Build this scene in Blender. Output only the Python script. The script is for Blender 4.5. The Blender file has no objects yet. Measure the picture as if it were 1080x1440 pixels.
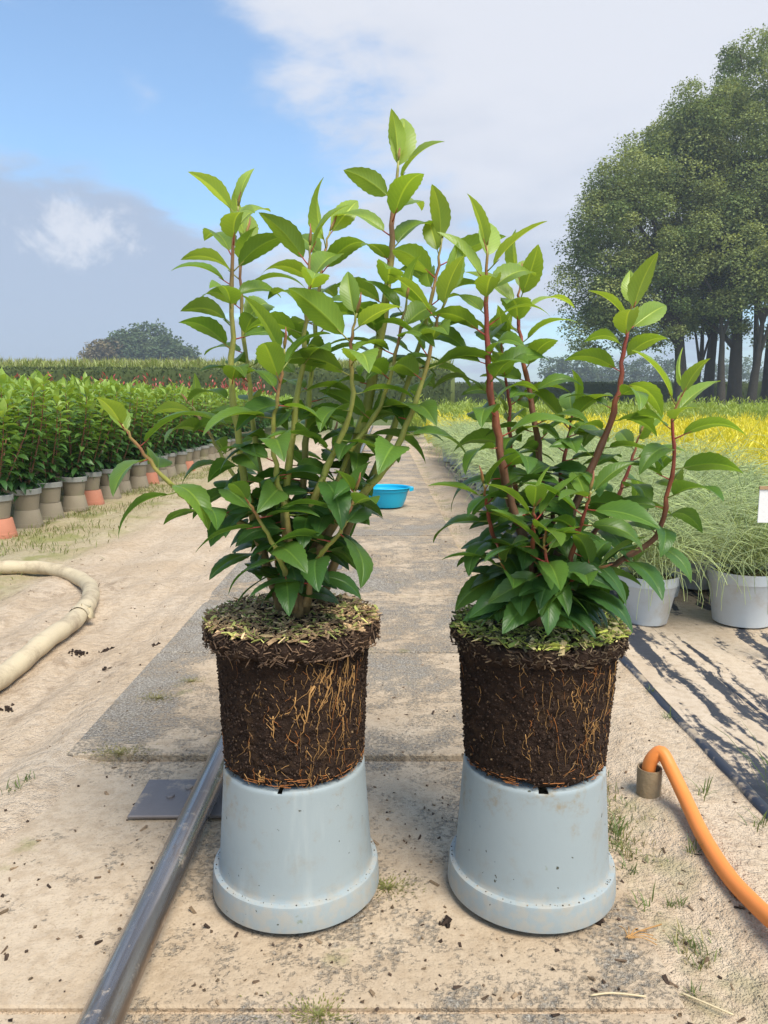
import bpy, bmesh, math, random
from mathutils import Vector, Matrix, noise

R = math.radians
sc = bpy.context.scene
col = sc.collection
# ------------------------------------------------------------------ camera, sky, sun, exposure
PITCH, EYE, F = R(8.2), 0.80, 1081.0
cam = bpy.data.cameras.new('camera'); camo = bpy.data.objects.new('camera', cam); col.objects.link(camo)
cam.sensor_fit = 'VERTICAL'; cam.sensor_height = 36.0; cam.lens = 36.0 * F / 1440
cam.clip_start = 0.02; cam.clip_end = 3000
camo.location = (0, 0, EYE); camo.rotation_euler = (R(90) - PITCH, 0, 0)
sc.camera = camo
sc.view_settings.view_transform = 'Standard'; sc.view_settings.look = 'None'
sc.view_settings.exposure = 0.90; sc.view_settings.gamma = 1.0
sc.cycles.use_denoising = True
sc.cycles.max_bounces = 6; sc.cycles.diffuse_bounces = 3; sc.cycles.glossy_bounces = 2; sc.cycles.volume_bounces = 0; sc.cycles.transparent_max_bounces = 8
HAZE = .0013
SUN = Vector((0.38, -0.50, 0.95)).normalized()
sun = bpy.data.lights.new('sun', 'SUN'); sun.energy = 2.7; sun.angle = R(30); sun.color = (1, .93, .82)
suno = bpy.data.objects.new('sun', sun); col.objects.link(suno)
suno.rotation_euler = SUN.to_track_quat('Z', 'Y').to_euler()


def ray(px, py):
    a, v = (px - 540) / F, (720 - py) / F
    return Vector((a, math.cos(PITCH) + v * math.sin(PITCH), -math.sin(PITCH) + v * math.cos(PITCH)))


def G(px, py, z=0.0):
    d = ray(px, py); t = (z - EYE) / d.z
    return Vector((d.x * t, d.y * t, z))


def AT(px, py, Y):
    d = ray(px, py); t = Y / d.y
    return Vector((d.x * t, Y, EYE + d.z * t))


class NT:
    def __init__(s, tree):
        s.t = tree; s.n = tree.nodes; s.l = tree.links

    def node(s, typ, **kw):
        nd = s.n.new(typ)
        for k, v in kw.items():
            if k.startswith('_'):
                setattr(nd, k[1:], v)
        for k, v in kw.items():
            if not k.startswith('_'):
                key = int(k[1:]) if k[0] == 'i' and k[1:].isdigit() else k.replace('__', ' ')
                s.set(nd.inputs[key], v)
        return nd

    def set(s, sock, v):
        if isinstance(v, bpy.types.NodeSocket):
            s.l.new(v, sock)
        elif isinstance(v, bpy.types.Node):
            s.l.new(v.outputs[0], sock)
        else:
            if isinstance(v, tuple) and len(v) == 3 and sock.type == 'RGBA':
                v = (*v, 1)
            sock.default_value = v

    def math(s, op, a, b=0.0, c=0.0, clamp=False):
        return s.node('ShaderNodeMath', _operation=op, _use_clamp=clamp, i0=a, i1=b, i2=c).outputs[0]

    def vmath(s, op, a, b=(0, 0, 0)):
        nd = s.node('ShaderNodeVectorMath', _operation=op, i0=a, i1=b)
        return nd.outputs['Value'] if op in ('DOT_PRODUCT', 'LENGTH', 'DISTANCE') else nd.outputs[0]

    def mix(s, f, a, b, blend='MIX'):
        nd = s.n.new('ShaderNodeMix'); nd.data_type = 'RGBA'; nd.blend_type = blend
        s.set(nd.inputs[0], f); s.set(nd.inputs[6], a); s.set(nd.inputs[7], b)
        return nd.outputs[2]

    def smooth(s, v, lo, hi, a=0.0, b=1.0):
        nd = s.n.new('ShaderNodeMapRange'); nd.interpolation_type = 'SMOOTHSTEP'
        s.set(nd.inputs[0], v)
        for i, q in enumerate((lo, hi, a, b)):
            s.set(nd.inputs[i + 1], q)
        return nd.outputs[0]

    def noise(s, scale, detail=4, rough=.55, vec=None, dist=0.0):
        nd = s.node('ShaderNodeTexNoise', Scale=scale, Detail=float(detail), Roughness=rough, Distortion=dist)
        if vec is not None:
            s.set(nd.inputs['Vector'], vec)
        return nd.outputs[0]

    def scale(s, vec, v):
        return s.vmath('MULTIPLY', vec, v)


world = bpy.data.worlds.new('World'); sc.world = world; world.use_nodes = True
W = NT(world.node_tree); W.n.clear()
sky = W.node('ShaderNodeTexSky', _sky_type='NISHITA')
sky.sun_disc = False; sky.sun_elevation = math.asin(SUN.z); sky.sun_rotation = math.atan2(SUN.x, SUN.y)
sky.air_density = 1.0; sky.dust_density = 1.0; sky.ozone_density = 1.3
gen = W.node('ShaderNodeTexCoord').outputs['Generated']
sepz = W.node('ShaderNodeSeparateXYZ', i0=gen)
zz = W.math('MAXIMUM', W.math('ADD', sepz.outputs[2], .22), .06)
flat = W.node('ShaderNodeCombineXYZ', X=W.math('DIVIDE', sepz.outputs[0], zz), Y=W.math('DIVIDE', sepz.outputs[1], zz), Z=W.math('MULTIPLY', sepz.outputs[2], 2.0)).outputs[0]
n1 = W.noise(1.5, 8, .55, flat, .35)
n2 = W.noise(4.5, 7, .6, flat, .2)
dens = W.math('ADD', W.math('MULTIPLY', n1, .75), W.math('MULTIPLY', n2, .25))


def spot(px, py, rad, amp, soft=.9, sx=1.0):
    """one bank of cloud (or a gap in it) standing in a direction of the sky"""
    d = ray(px, py).normalized()
    df = W.scale(W.vmath('SUBTRACT', gen, tuple(d)), (1 / sx, 1 / sx, 1.0))
    v = W.vmath('LENGTH', df)
    return W.smooth(v, rad * (1 - soft), rad, amp, 0.0)


for a in [(820, 190, .34, .20), (470, 300, .20, .11), (420, 40, .13, .13), (640, 60, .16, .09), (980, 60, .35, .14), (60, 430, .22, .22, .5, 1.3), (200, 470, .20, .10, .6, 1.4),
          (760, 310, .07, .08, .9, 1.6), (200, 125, .05, .12), (160, 150, .26, -.13), (330, 240, .16, -.06), (20, 250, .16, -.05)]:
    dens = W.math('ADD', dens, spot(*a))
cover = W.smooth(dens, .46, .68)
pn = W.math('ADD', W.math('MULTIPLY', W.noise(22, 7, .62, gen, .6), 1.0), W.math('MULTIPLY', W.noise(70, 4, .6, gen), .35))
puff = W.smooth(W.math('ADD', spot(108, 330, .085, 1.0, 1.0, 1.5), W.math('MULTIPLY', W.math('SUBTRACT', pn, .70), 1.9)), .40, 1.05)
puff = W.math('MULTIPLY', puff, W.math('MULTIPLY', spot(108, 325, .10, 1.0, .6, 1.5), .85))
cover = W.math('MAXIMUM', cover, puff)
grey = W.math('ADD', W.smooth(sepz.outputs[2], .02, .45, .25, -.25), W.math('MULTIPLY', W.noise(2.2, 5, .5, flat), 1.0))
grey = W.math('ADD', grey, spot(60, 440, .26, .5, .6, 1.3))
grey = W.math('SUBTRACT', W.smooth(grey, .30, .95), puff, clamp=True)
ccol = W.mix(grey, (.45, .46, .495), (.25, .295, .38))
skyc = W.scale(sky.outputs[0], (.098, .118, .126))
mixc = W.mix(W.smooth(cover, 0, 1, .07, .93), skyc, ccol)
bg = W.node('ShaderNodeBackground', Color=mixc, Strength=1.0)
# the Sky Texture already carries its 0.11 strength in skyc
W.l.new(bg.outputs[0], W.node('ShaderNodeOutputWorld').inputs[0])

# ------------------------------------------------------------------ helpers
rnd = random.Random(7)


class MB:
    def __init__(s):
        s.v = []; s.f = []; s.m = []; s.c = []; s.uv = []; s.col = (1, 1, 1)

    def face(s, pts, mi=0, uvs=None):
        i = len(s.v); s.v += [tuple(p) for p in pts]; s.f.append(tuple(range(i, i + len(pts)))); s.m.append(mi)
        s.c += [s.col] * len(pts)

    def grid(s, rows, closed=False, mi=0, cols=None, caps=False):
        i = len(s.v); n = len(rows[0])
        for k, r in enumerate(rows):
            s.v += [tuple(p) for p in r]; s.c += [cols[k] if cols else s.col] * n
        for a in range(len(rows) - 1):
            for b in range(n if closed else n - 1):
                b2 = (b + 1) % n
                s.f.append((i + a * n + b, i + a * n + b2, i + (a + 1) * n + b2, i + (a + 1) * n + b)); s.m.append(mi)
        if caps:
            s.f.append(tuple(i + q for q in reversed(range(n)))); s.m.append(mi)
            e = i + (len(rows) - 1) * n
            s.f.append(tuple(e + q for q in range(n))); s.m.append(mi)

    def tube(s, pts, radii, n=8, mi=0, cols=None, caps=True, squash=1.0):
        rows = []; up = None
        for k, p in enumerate(pts):
            t = (pts[min(k + 1, len(pts) - 1)] - pts[max(k - 1, 0)]).normalized()
            if up is None:
                up = Vector((0, 0, 1)) if abs(t.z) < .9 else Vector((1, 0, 0))
            x = (up - t * up.dot(t)).normalized(); y = t.cross(x); up = x
            r = radii[k] if isinstance(radii, (list, tuple)) else radii
            rows.append([p + x * (math.cos(a) * r * squash) + y * (math.sin(a) * r) for a in (2 * math.pi * q / n for q in range(n))])
        s.grid(rows, True, mi, cols, caps)

    def lathe(s, prof, n=32, mi=0, org=(0, 0, 0), caps=False):
        o = Vector(org)
        s.grid([[o + Vector((math.cos(2 * math.pi * q / n) * r, math.sin(2 * math.pi * q / n) * r, z)) for q in range(n)] for r, z in prof], True, mi, None, caps)

    def box(s, c, size, mi=0, rot=None):
        c = Vector(c); h = [Vector((x * size[0] / 2, y * size[1] / 2, z * size[2] / 2)) for x in (-1, 1) for y in (-1, 1) for z in (-1, 1)]
        if rot is not None:
            h = [rot @ q for q in h]
        i = len(s.v); s.v += [tuple(c + q) for q in h]; s.c += [s.col] * 8
        for f in ((0, 1, 3, 2), (4, 6, 7, 5), (0, 4, 5, 1), (2, 3, 7, 6), (0, 2, 6, 4), (1, 5, 7, 3)):
            s.f.append(tuple(i + q for q in f)); s.m.append(mi)

    def mesh(s, name, mats, smooth=True, sharp=False):
        me = bpy.data.meshes.new(name); me.from_pydata(s.v, [], s.f)
        for m in (mats if isinstance(mats, (list, tuple)) else [mats]):
            me.materials.append(m)
        me.polygons.foreach_set('material_index', s.m)
        if smooth:
            me.polygons.foreach_set('use_smooth', [True] * len(s.f))
        if any(c != (1, 1, 1) for c in s.c):
            at = me.color_attributes.new('Col', 'FLOAT_COLOR', 'POINT')
            at.data.foreach_set('color', [q for c in s.c for q in (*c[:3], 1.0)])
        if sharp: me.set_sharp_from_angle(angle=R(28))
        me.update(); return me


def obj(name, me, parent=None, loc=(0, 0, 0), label=None, cat=None, group=None, kind=None):
    o = bpy.data.objects.new(name, me); col.objects.link(o); o.location = loc
    if parent: o.parent = parent
    for k, v in (('label', label), ('category', cat), ('group', group), ('kind', kind)):
        if v: o[k] = v
    return o


def thing(name, label, cat, loc=(0, 0, 0), rz=0.0, group=None):
    o = obj(name, None, None, loc, label, cat, group); o.rotation_euler = (0, 0, rz); o.empty_display_size = .05
    return o


def copy_tree(o, parent=None):
    c = o.copy(); col.objects.link(c); c.parent = parent
    for ch in o.children: copy_tree(ch, c)
    return c


def mat(name):
    m = bpy.data.materials.new(name); m.use_nodes = True
    t = NT(m.node_tree); t.n.clear()
    t.out = t.node('ShaderNodeOutputMaterial'); t.pos = t.node('ShaderNodeNewGeometry').outputs['Position']
    return m, t


def principled(t, colr, rough=.6, spec=.4, bump=None, bstr=.3, bdist=.01, metal=0.0, **kw):
    p = t.node('ShaderNodeBsdfPrincipled', Base__Color=colr, Roughness=rough, Metallic=metal, Specular__IOR__Level=spec, **kw)
    if bump is not None:
        t.set(p.inputs['Normal'], t.node('ShaderNodeBump', Strength=bstr, Distance=bdist, Height=bump))
    return p


def done(t, sh):
    t.l.new(sh.outputs[0], t.out.inputs[0])


def attr(t, name='Col'):
    return t.node('ShaderNodeAttribute', _attribute_name=name).outputs[0]


def objco(t):
    return t.node('ShaderNodeTexCoord').outputs['Object']


# ------------------------------------------------------------------ materials
def sand_color(t):
    a = t.noise(2.2, 6, .6, t.pos); b = t.noise(38, 4, .6, t.pos); c = t.noise(300, 2, .5, t.pos)
    k = t.mix(t.smooth(a, .3, .7), (.49, .375, .255), (.58, .47, .345))
    k = t.mix(t.smooth(b, .42, .66, 0, .45), k, (.37, .27, .175))
    k = t.mix(t.smooth(c, .52, .75, 0, .5), k, (.28, .205, .135))
    return k, a, b, c


M = {}
m, t = mat('sand'); M['sand'] = m
k, a, b, c = sand_color(t)
sx = t.node('ShaderNodeSeparateXYZ', i0=t.pos)
moss = t.smooth(t.noise(3.2, 6, .65, t.pos), .50, .64)
leftband = t.math('MULTIPLY', t.smooth(sx.outputs[0], -1.45, -1.85), t.smooth(sx.outputs[0], -3.6, -3.0))
k = t.mix(t.math('MULTIPLY', leftband, t.math('ADD', .35, t.math('MULTIPLY', moss, .5))), k, (.23, .235, .075))
rightb = t.math('MULTIPLY', t.smooth(sx.outputs[0], .36, .44), t.smooth(sx.outputs[0], .60, .48))
k = t.mix(t.math('MULTIPLY', rightb, t.math('MULTIPLY', t.smooth(t.noise(5, 5, .6, t.pos), .48, .66), .55)), k, (.22, .22, .09))
k = t.scale(k, (1.09, 1.08, 1.07))
k = t.mix(t.math('MULTIPLY', t.smooth(t.noise(1.1, 3, .5, t.pos), .48, .62), t.smooth(t.noise(17, 6, .75, t.scale(t.pos, (1, .6, 1))), .46, .66, 0, .62)), k, (.26, .18, .115))
far = t.smooth(sx.outputs[1], 14, 24)
k = t.mix(far, k, (.12, .15, .05))
hgt = t.math('ADD', t.math('MULTIPLY', b, .8), t.math('MULTIPLY', c, .22))
hgt = t.math('ADD', hgt, t.math('MULTIPLY', t.noise(110, 3, .6, t.pos), .35))
done(t, principled(t, k, .92, .15, hgt, 1.0, .020))

m, t = mat('concrete'); M['concrete'] = m
k, a, b, c = sand_color(t)
sx = t.node('ShaderNodeSeparateXYZ', i0=t.pos)
vor = t.node('ShaderNodeTexVoronoi', Scale=170.0, Vector=t.pos); agg = t.noise(170, 3, .7, t.pos)
g = t.mix(t.smooth(agg, .38, .62), (.17, .145, .118), (.47, .415, .335))
g = t.mix(t.smooth(t.noise(420, 2, .5, t.pos), .5, .7, 0, .8), g, (.10, .085, .075))
g = t.mix(t.smooth(t.noise(3, 4, .6, t.pos), .4, .7, 0, .35), g, (.35, .32, .27))
st = t.scale(t.pos, (1, 1.05, 1))
cv = t.math('ADD', t.math('MULTIPLY', t.noise(2.4, 5, .6, st), .65), t.math('MULTIPLY', t.noise(15, 5, .65, st, .6), .42))
cv = t.math('ADD', cv, t.math('MULTIPLY', t.noise(120, 4, .7, t.pos), .55))
edge = t.math('ADD', t.smooth(sx.outputs[0], -.28, -.40, 0, .03), t.smooth(sx.outputs[1], 2.5, 1.2, -.035, .03))
lx = t.math('MULTIPLY', t.smooth(sx.outputs[0], -.50, -.62), t.smooth(sx.outputs[1], 1.6, 1.75))
cv = t.math('SUBTRACT', t.math('ADD', cv, edge), t.math('MULTIPLY', lx, .10))
sr = t.node('ShaderNodeObjectInfo').outputs['Random']
cv = t.math('ADD', cv, t.math('MULTIPLY', t.math('SUBTRACT', sr, .5), .07))
cov = t.smooth(cv, .675, .84)
kk = t.mix(cov, g, t.scale(k, (.90, .89, .87)))
gm = t.smooth(t.noise(6.5, 5, .6, t.pos), .62, .74, 0, .55)
kk = t.mix(gm, kk, (.23, .225, .075))
hg = t.math('ADD', t.math('MULTIPLY', agg, t.smooth(cov, 0, 1, .7, .15)), t.math('MULTIPLY', cov, .8))
hg = t.math('ADD', hg, t.math('MULTIPLY', t.noise(60, 4, .6, t.pos), .5))
done(t, principled(t, kk, .9, .2, hg, .9, .008))

m, t = mat('pot_plastic'); M['pot'] = m
oc = objco(t); s3 = t.node('ShaderNodeSeparateXYZ', i0=oc)
rn = t.node('ShaderNodeObjectInfo').outputs['Random']
ov = t.vmath('ADD', oc, t.node('ShaderNodeCombineXYZ', X=t.math('MULTIPLY', rn, 9.0), Y=0.0, Z=0.0).outputs[0])
k = t.mix(t.noise(6, 4, .6, ov), (.27, .315, .322), (.325, .365, .368))
dirt = t.math('MULTIPLY', t.smooth(t.noise(16, 7, .75, ov), .50, .70), t.smooth(s3.outputs[2], .10, .225, .35, 1.2))
k = t.mix(t.math('MULTIPLY', dirt, .9, clamp=True), k, (.27, .22, .14))
foot = t.math('MULTIPLY', t.smooth(s3.outputs[2], .062, .045), t.smooth(t.noise(60, 4, .6, ov), .4, .62))
k = t.mix(t.math('MULTIPLY', foot, .35), k, (.45, .36, .25))
k = t.mix(t.smooth(t.noise(80, 3, .5, ov), .715, .74), k, (.06, .06, .04))
k = t.mix(t.smooth(t.noise(24, 4, .6, ov), .68, .75, 0, .6), k, (.16, .18, .07))
str_ = t.noise(30, 3, .6, t.scale(ov, (1, 1, .12)))
k = t.mix(t.smooth(str_, .55, .75, 0, .25), k, (.47, .50, .48))
done(t, principled(t, k, t.smooth(t.noise(20, 4, .6, ov), .3, .7, .42, .62), .4, t.noise(130, 3, .5, ov), .05, .003))


def simple(name, colr, rough=.6, nscale=20, var=.25, spec=.4, bump=.2, bd=.004, metal=0.0, dirt=None, dthr=(.52, .68), damt=.6):
    m, t = mat(name); M[name] = m
    oc = t.pos; n = t.noise(nscale, 5, .6, oc)
    k = t.mix(n, tuple(q * (1 - var) for q in colr), tuple(min(1, q * (1 + var)) for q in colr))
    if dirt:
        k = t.mix(t.smooth(t.noise(nscale * .6, 6, .7, oc), *dthr, 0, damt), k, dirt)
    done(t, principled(t, k, rough, spec, t.noise(nscale * 6, 4, .6, oc), bump, bd, metal))
    return m


simple('soil', (.034, .021, .015), .95, 60, .6, .1, .9, .004, dirt=(.075, .044, .024), dthr=(.5, .7), damt=.7)
simple('root', (.42, .225, .075), .7, 30, .35)
simple('root_red', (.33, .12, .03), .7, 30, .35)
simple('steel', (.36, .31, .275), .27, 18, .2, .5, .12, .002, .75, dirt=(.32, .23, .16), dthr=(.48, .70), damt=.7)
m, t = mat('rail_steel'); M['rail_steel'] = m
ln = t.scale(t.pos, (70, 1.6, 70)); sc1 = t.noise(1.0, 6, .65, ln); sc2 = t.noise(5, 6, .7, t.scale(t.pos, (6, 1.5, 6)))
k = t.mix(t.smooth(sc1, .35, .65), (.20, .16, .135), (.40, .36, .33))
k = t.mix(t.smooth(sc2, .52, .66, 0, .75), k, (.27, .185, .12))
dust = t.math('MULTIPLY', t.smooth(t.noise(30, 5, .7, t.pos), .55, .66), t.smooth(sc2, .45, .6))
k = t.mix(t.math('MULTIPLY', dust, .7), k, (.45, .36, .26))
done(t, principled(t, k, t.smooth(sc1, .3, .7, .38, .20), .5, t.noise(60, 4, .6, t.scale(t.pos, (1, .15, 1))), .12, .002, t.smooth(dust, 0, 1, .85, .1)))
simple('steel_plate', (.20, .175, .165), .55, 14, .25, .4, .3, .002, .4, dirt=(.45, .35, .25), dthr=(.55, .66), damt=.8)
simple('blue_plastic', (.01, .40, .62), .35, 6, .08)
simple('cream_hose', (.55, .45, .29), .55, 12, .12, .3, .3, .004, dirt=(.27, .20, .13), dthr=(.46, .72), damt=.8)
simple('orange_hose', (.80, .25, .055), .5, 12, .08, .35, .1, .002, dirt=(.40, .20, .10), dthr=(.60, .75), damt=.5)
simple('stub_pipe', (.27, .20, .12), .8, 25, .35, .2, .5, .004, dirt=(.46, .35, .23))
simple('old_pot', (.25, .205, .14), .75, 9, .2, .25, .2, .004, dirt=(.22, .21, .10), dthr=(.5, .7), damt=.55)
simple('old_pot_rim', (.26, .255, .225), .7, 9, .2, .25, .2, .004)
simple('terracotta', (.46, .185, .11), .75, 8, .15, .25, .2, .004, dirt=(.46, .30, .20), dthr=(.5, .75), damt=.5)
simple('grey_pot', (.50, .53, .55), .5, 9, .1, .4, .1, .003, dirt=(.40, .33, .24), dthr=(.48, .72), damt=.65)
simple('black_pot', (.05, .055, .06), .5, 9, .1)
simple('trunk', (.075, .062, .048), .9, 2.5, .4, .2, .9, .08)
simple('white_card', (.80, .78, .74), .5, 5, .03)
simple('wood', (.42, .27, .14), .7, 12, .2)
simple('straw', (.62, .50, .30), .7, 30, .2)
simple('compost', (.10, .085, .035), .95, 60, .5, .1, .9, .006, dirt=(.20, .17, .05))
simple('far_hill', (.09, .12, .07), .9, .1, .3)

m, t = mat('fabric'); M['fabric'] = m
k, a, b, c = sand_color(t)
st = t.scale(t.vmath('ADD', t.pos, t.scale(t.node('ShaderNodeTexNoise', Scale=2.5, Detail=3.0, Vector=t.pos).outputs[1], (.12, .2, 0))), (8.5, 1.0, 1.0))
cv = t.math('ADD', t.math('MULTIPLY', t.noise(1.6, 5, .6, st, .4), .8), t.math('MULTIPLY', t.noise(40, 4, .65, t.pos), .22))
cov = t.smooth(cv, .46, .52)
w = t.node('ShaderNodeTexWave', Scale=150.0, Vector=t.pos).outputs[0]
fb = t.mix(t.noise(30, 3, .6, t.pos), (.022, .024, .032), (.055, .058, .07))
kk = t.mix(cov, fb, k)
done(t, principled(t, kk, t.smooth(cov, 0, 1, .45, .92), .4, t.math('ADD', t.math('ADD', t.math('MULTIPLY', w, .05), t.math('MULTIPLY', b, .4)), t.math('MULTIPLY', cov, 1.2)), .5, .008))
m, t = mat('plastic_edge'); M['plastic_edge'] = m
k = t.mix(t.smooth(t.noise(14, 6, .65, t.pos), .50, .62, 0, .9), (.03, .034, .05), (.45, .35, .24))
done(t, principled(t, k, .38, .5))


def leafmat(name, src, trans=.32, rough=.34, veins=True, under=(1.12, 1.12, .9), tboost=(1.5, 1.35, .5), spec=.45):
    m, t = mat(name); M[name] = m
    base = t.node('ShaderNodeObjectInfo').outputs['Color'] if src == 'object' else attr(t)
    n = t.noise(25, 3, .6, t.pos)
    k = t.mix(t.smooth(n, .3, .7, 0, .35), base, t.scale(base, (.72, .78, .8)))
    bump = None
    if veins:
        uv = t.node('ShaderNodeUVMap').outputs[0]; s3 = t.node('ShaderNodeSeparateXYZ', i0=uv)
        du = t.math('ABSOLUTE', t.math('SUBTRACT', s3.outputs[0], .5))
        rib = t.smooth(du, .018, .05, 1, 0)
        lat = t.math('SINE', t.math('MULTIPLY', t.math('SUBTRACT', s3.outputs[1], t.math('MULTIPLY', du, .42)), 82.0))
        latm = t.smooth(lat, .72, 1.0)
        k = t.mix(t.math('MULTIPLY', rib, .6), k, t.scale(base, (2.0, 1.7, 1.6)))
        k = t.mix(t.math('MULTIPLY', latm, .18), k, t.scale(base, (1.6, 1.45, 1.3)))
        bump = t.math('SUBTRACT', t.math('MULTIPLY', lat, -.10), rib)
    back = t.node('ShaderNodeNewGeometry').outputs['Backfacing']   # a leaf's pale matt underside
    k2 = t.mix(back, k, t.scale(k, under))
    p = principled(t, k2, t.math('ADD', rough, t.math('MULTIPLY', back, .25)), spec, bump, .35, .0015)
    tr = t.node('ShaderNodeBsdfTranslucent', Color=t.scale(k, tboost))
    mx = t.node('ShaderNodeMixShader', i0=trans, i1=p.outputs[0], i2=tr.outputs[0])
    done(t, mx)


leafmat('leaf', 'object', .40, .36)
leafmat('foliage', 'col', .32, .42, False)
leafmat('tree_leaf', 'col', .32, .8, False, (1.05, 1.05, 1.0), (1.3, 1.25, .6), .08)
m, t = mat('bark'); M['bark'] = m
ac = attr(t)
k = t.mix(t.smooth(t.noise(90, 4, .6, t.scale(t.pos, (1, 1, .5))), .4, .7, 0, .5), ac, t.scale(ac, (.5, .5, .5)))
done(t, principled(t, k, .5, .35, t.noise(140, 3, .5, t.pos), .3, .002))
m, t = mat('petiole'); M['petiole'] = m
oc = t.node('ShaderNodeObjectInfo')
pc = t.mix(t.smooth(oc.outputs['Random'], .35, .6), (.22, .26, .05), (.38, .07, .05))
done(t, principled(t, pc, .45, .35))
m, t = mat('chips'); M['chips'] = m
ac = attr(t)
done(t, principled(t, t.mix(t.smooth(t.noise(200, 3, .6, t.pos), .4, .7, 0, .6), ac, t.scale(ac, (.55, .5, .5))), .85, .2, t.noise(400, 2, .5, t.pos), .5, .002))

# ------------------------------------------------------------------ ground, slabs
SL, SR = -.725, .412


def gz(x, y):
    if y > 14 or x < -8 or x > 8: return -.014
    n = noise.fractal(Vector((x * 2.6, y * 2.0, 0)), 1, 2, 4) * .006 + noise.fractal(Vector((x * 14, y * 11, 3)), 1, 2, 3) * .0028
    z = -.010 + n
    if x < SL:
        wob = noise.noise(Vector((.3, y * .7, 5))) * .06
        for c, w, d in ((-.98, .045, .010), (-1.10, .03, .007), (-1.42, .08, .012), (-1.75, .05, .006), (-.86, .025, .006)):
            z -= 1.6 * d * math.exp(-((x - c - wob - .03 * (y - 2)) / w) ** 2)
        if x > -.9: z += .008 * (1 - (SL - x) / .18)
        z += .013 * noise.fractal(Vector((x * 9, y * 2.2, 9)), 1, 2, 4)
    elif x > SR:
        z -= .010 * math.exp(-((x - .47) / .05) ** 2)
        z += .012 * math.exp(-((x - .62) / .06) ** 2)
    if SL - .02 < x < SR + .02: z = -.020
    return z


def lines(breaks):
    out = []
    for a, b, s in breaks:
        n = max(1, round((b - a) / s)); out += [a + (b - a) * i / n for i in range(n)]
    out.append(breaks[-1][1]); return out


xs = lines([(-420, -60, 90), (-60, -8, 6), (-8, -3, .25), (-3, SL - .02, .024), (SL - .02, SR + .02, .12), (SR + .02, 1.6, .02), (1.6, 8, .3), (8, 60, 6), (60, 420, 90)])
ys = lines([(-60, -10, 25), (-10, .4, .8), (.4, 4.5, .024), (4.5, 9, .08), (9, 20, .5), (20, 80, 6), (80, 700, 124)])
b = MB(); b.grid([[Vector((x, y, gz(x, y))) for x in xs] for y in ys])
obj('ground', b.mesh('ground', M['sand']), kind='structure')

PLEN = .7275
bm = bmesh.new(); bmesh.ops.create_cube(bm, size=1)
bmesh.ops.scale(bm, vec=(SR - SL, PLEN - .010, .05), verts=bm.verts)
bmesh.ops.bevel(bm, geom=[e for e in bm.edges], offset=.003, segments=1, affect='EDGES')
slabme = bpy.data.meshes.new('slab'); bm.to_mesh(slabme); bm.free(); slabme.materials.append(M['concrete'])
path = obj('path', None, kind='structure'); path.location = ((SL + SR) / 2, 0, 0)
for i in range(-1, 34):
    z = {0: -.011, 1: .0, -1: -.012, 2: .001}.get(i, rnd.uniform(-.004, .003))
    s = obj('concrete_slab', slabme, path, (rnd.uniform(-.004, .004), .93 + PLEN * (i + .5), z - .025))
    s.rotation_euler = (rnd.uniform(-.002, .002), rnd.uniform(-.001, .001), rnd.uniform(-.002, .002))

# ------------------------------------------------------------------ pipe rail
RX = -.352
rail = thing('pipe_rail', 'long steel pipe rail on square steel plates along the concrete path', 'rail', (RX, 3, 0))
b = MB(); ry = [.2 + .4 * i for i in range(60)]
b.tube([Vector((0, y - 3, .037)) for y in ry], .0262, 40)
obj('pipe', b.mesh('pipe', M['rail_steel']), rail)
for i in range(9):
    y = 1.475 + 2.2 * i
    bm = bmesh.new(); bmesh.ops.create_cube(bm, size=1); bmesh.ops.scale(bm, vec=(.30, .148, .007), verts=bm.verts)
    bmesh.ops.bevel(bm, geom=list(bm.edges), offset=.0018, segments=1, affect='EDGES')
    me = bpy.data.meshes.new('base_plate'); bm.to_mesh(me); bm.free(); me.materials.append(M['steel_plate'])
    pl = obj('base_plate', me, rail, (0, y - 3, .0045 if i else -.004)); pl.rotation_euler[2] = rnd.uniform(-.03, .03)
    for bx, by in ((-.085, .0), (-.055, .035), (.09, -.01)):
        b = MB(); b.lathe([(.0001, .0075), (.007, .0075), (.0085, .0065), (.0085, .0035)], 12)
        obj('bolt', b.mesh('bolt', M['steel_plate']), pl, (bx, by, 0))
    b = MB(); b.box((0, 0, .006), (.03, .06, .014)); obj('weld_foot', b.mesh('weld_foot', M['steel_plate'], False), pl, (0, 0, 0))

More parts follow.
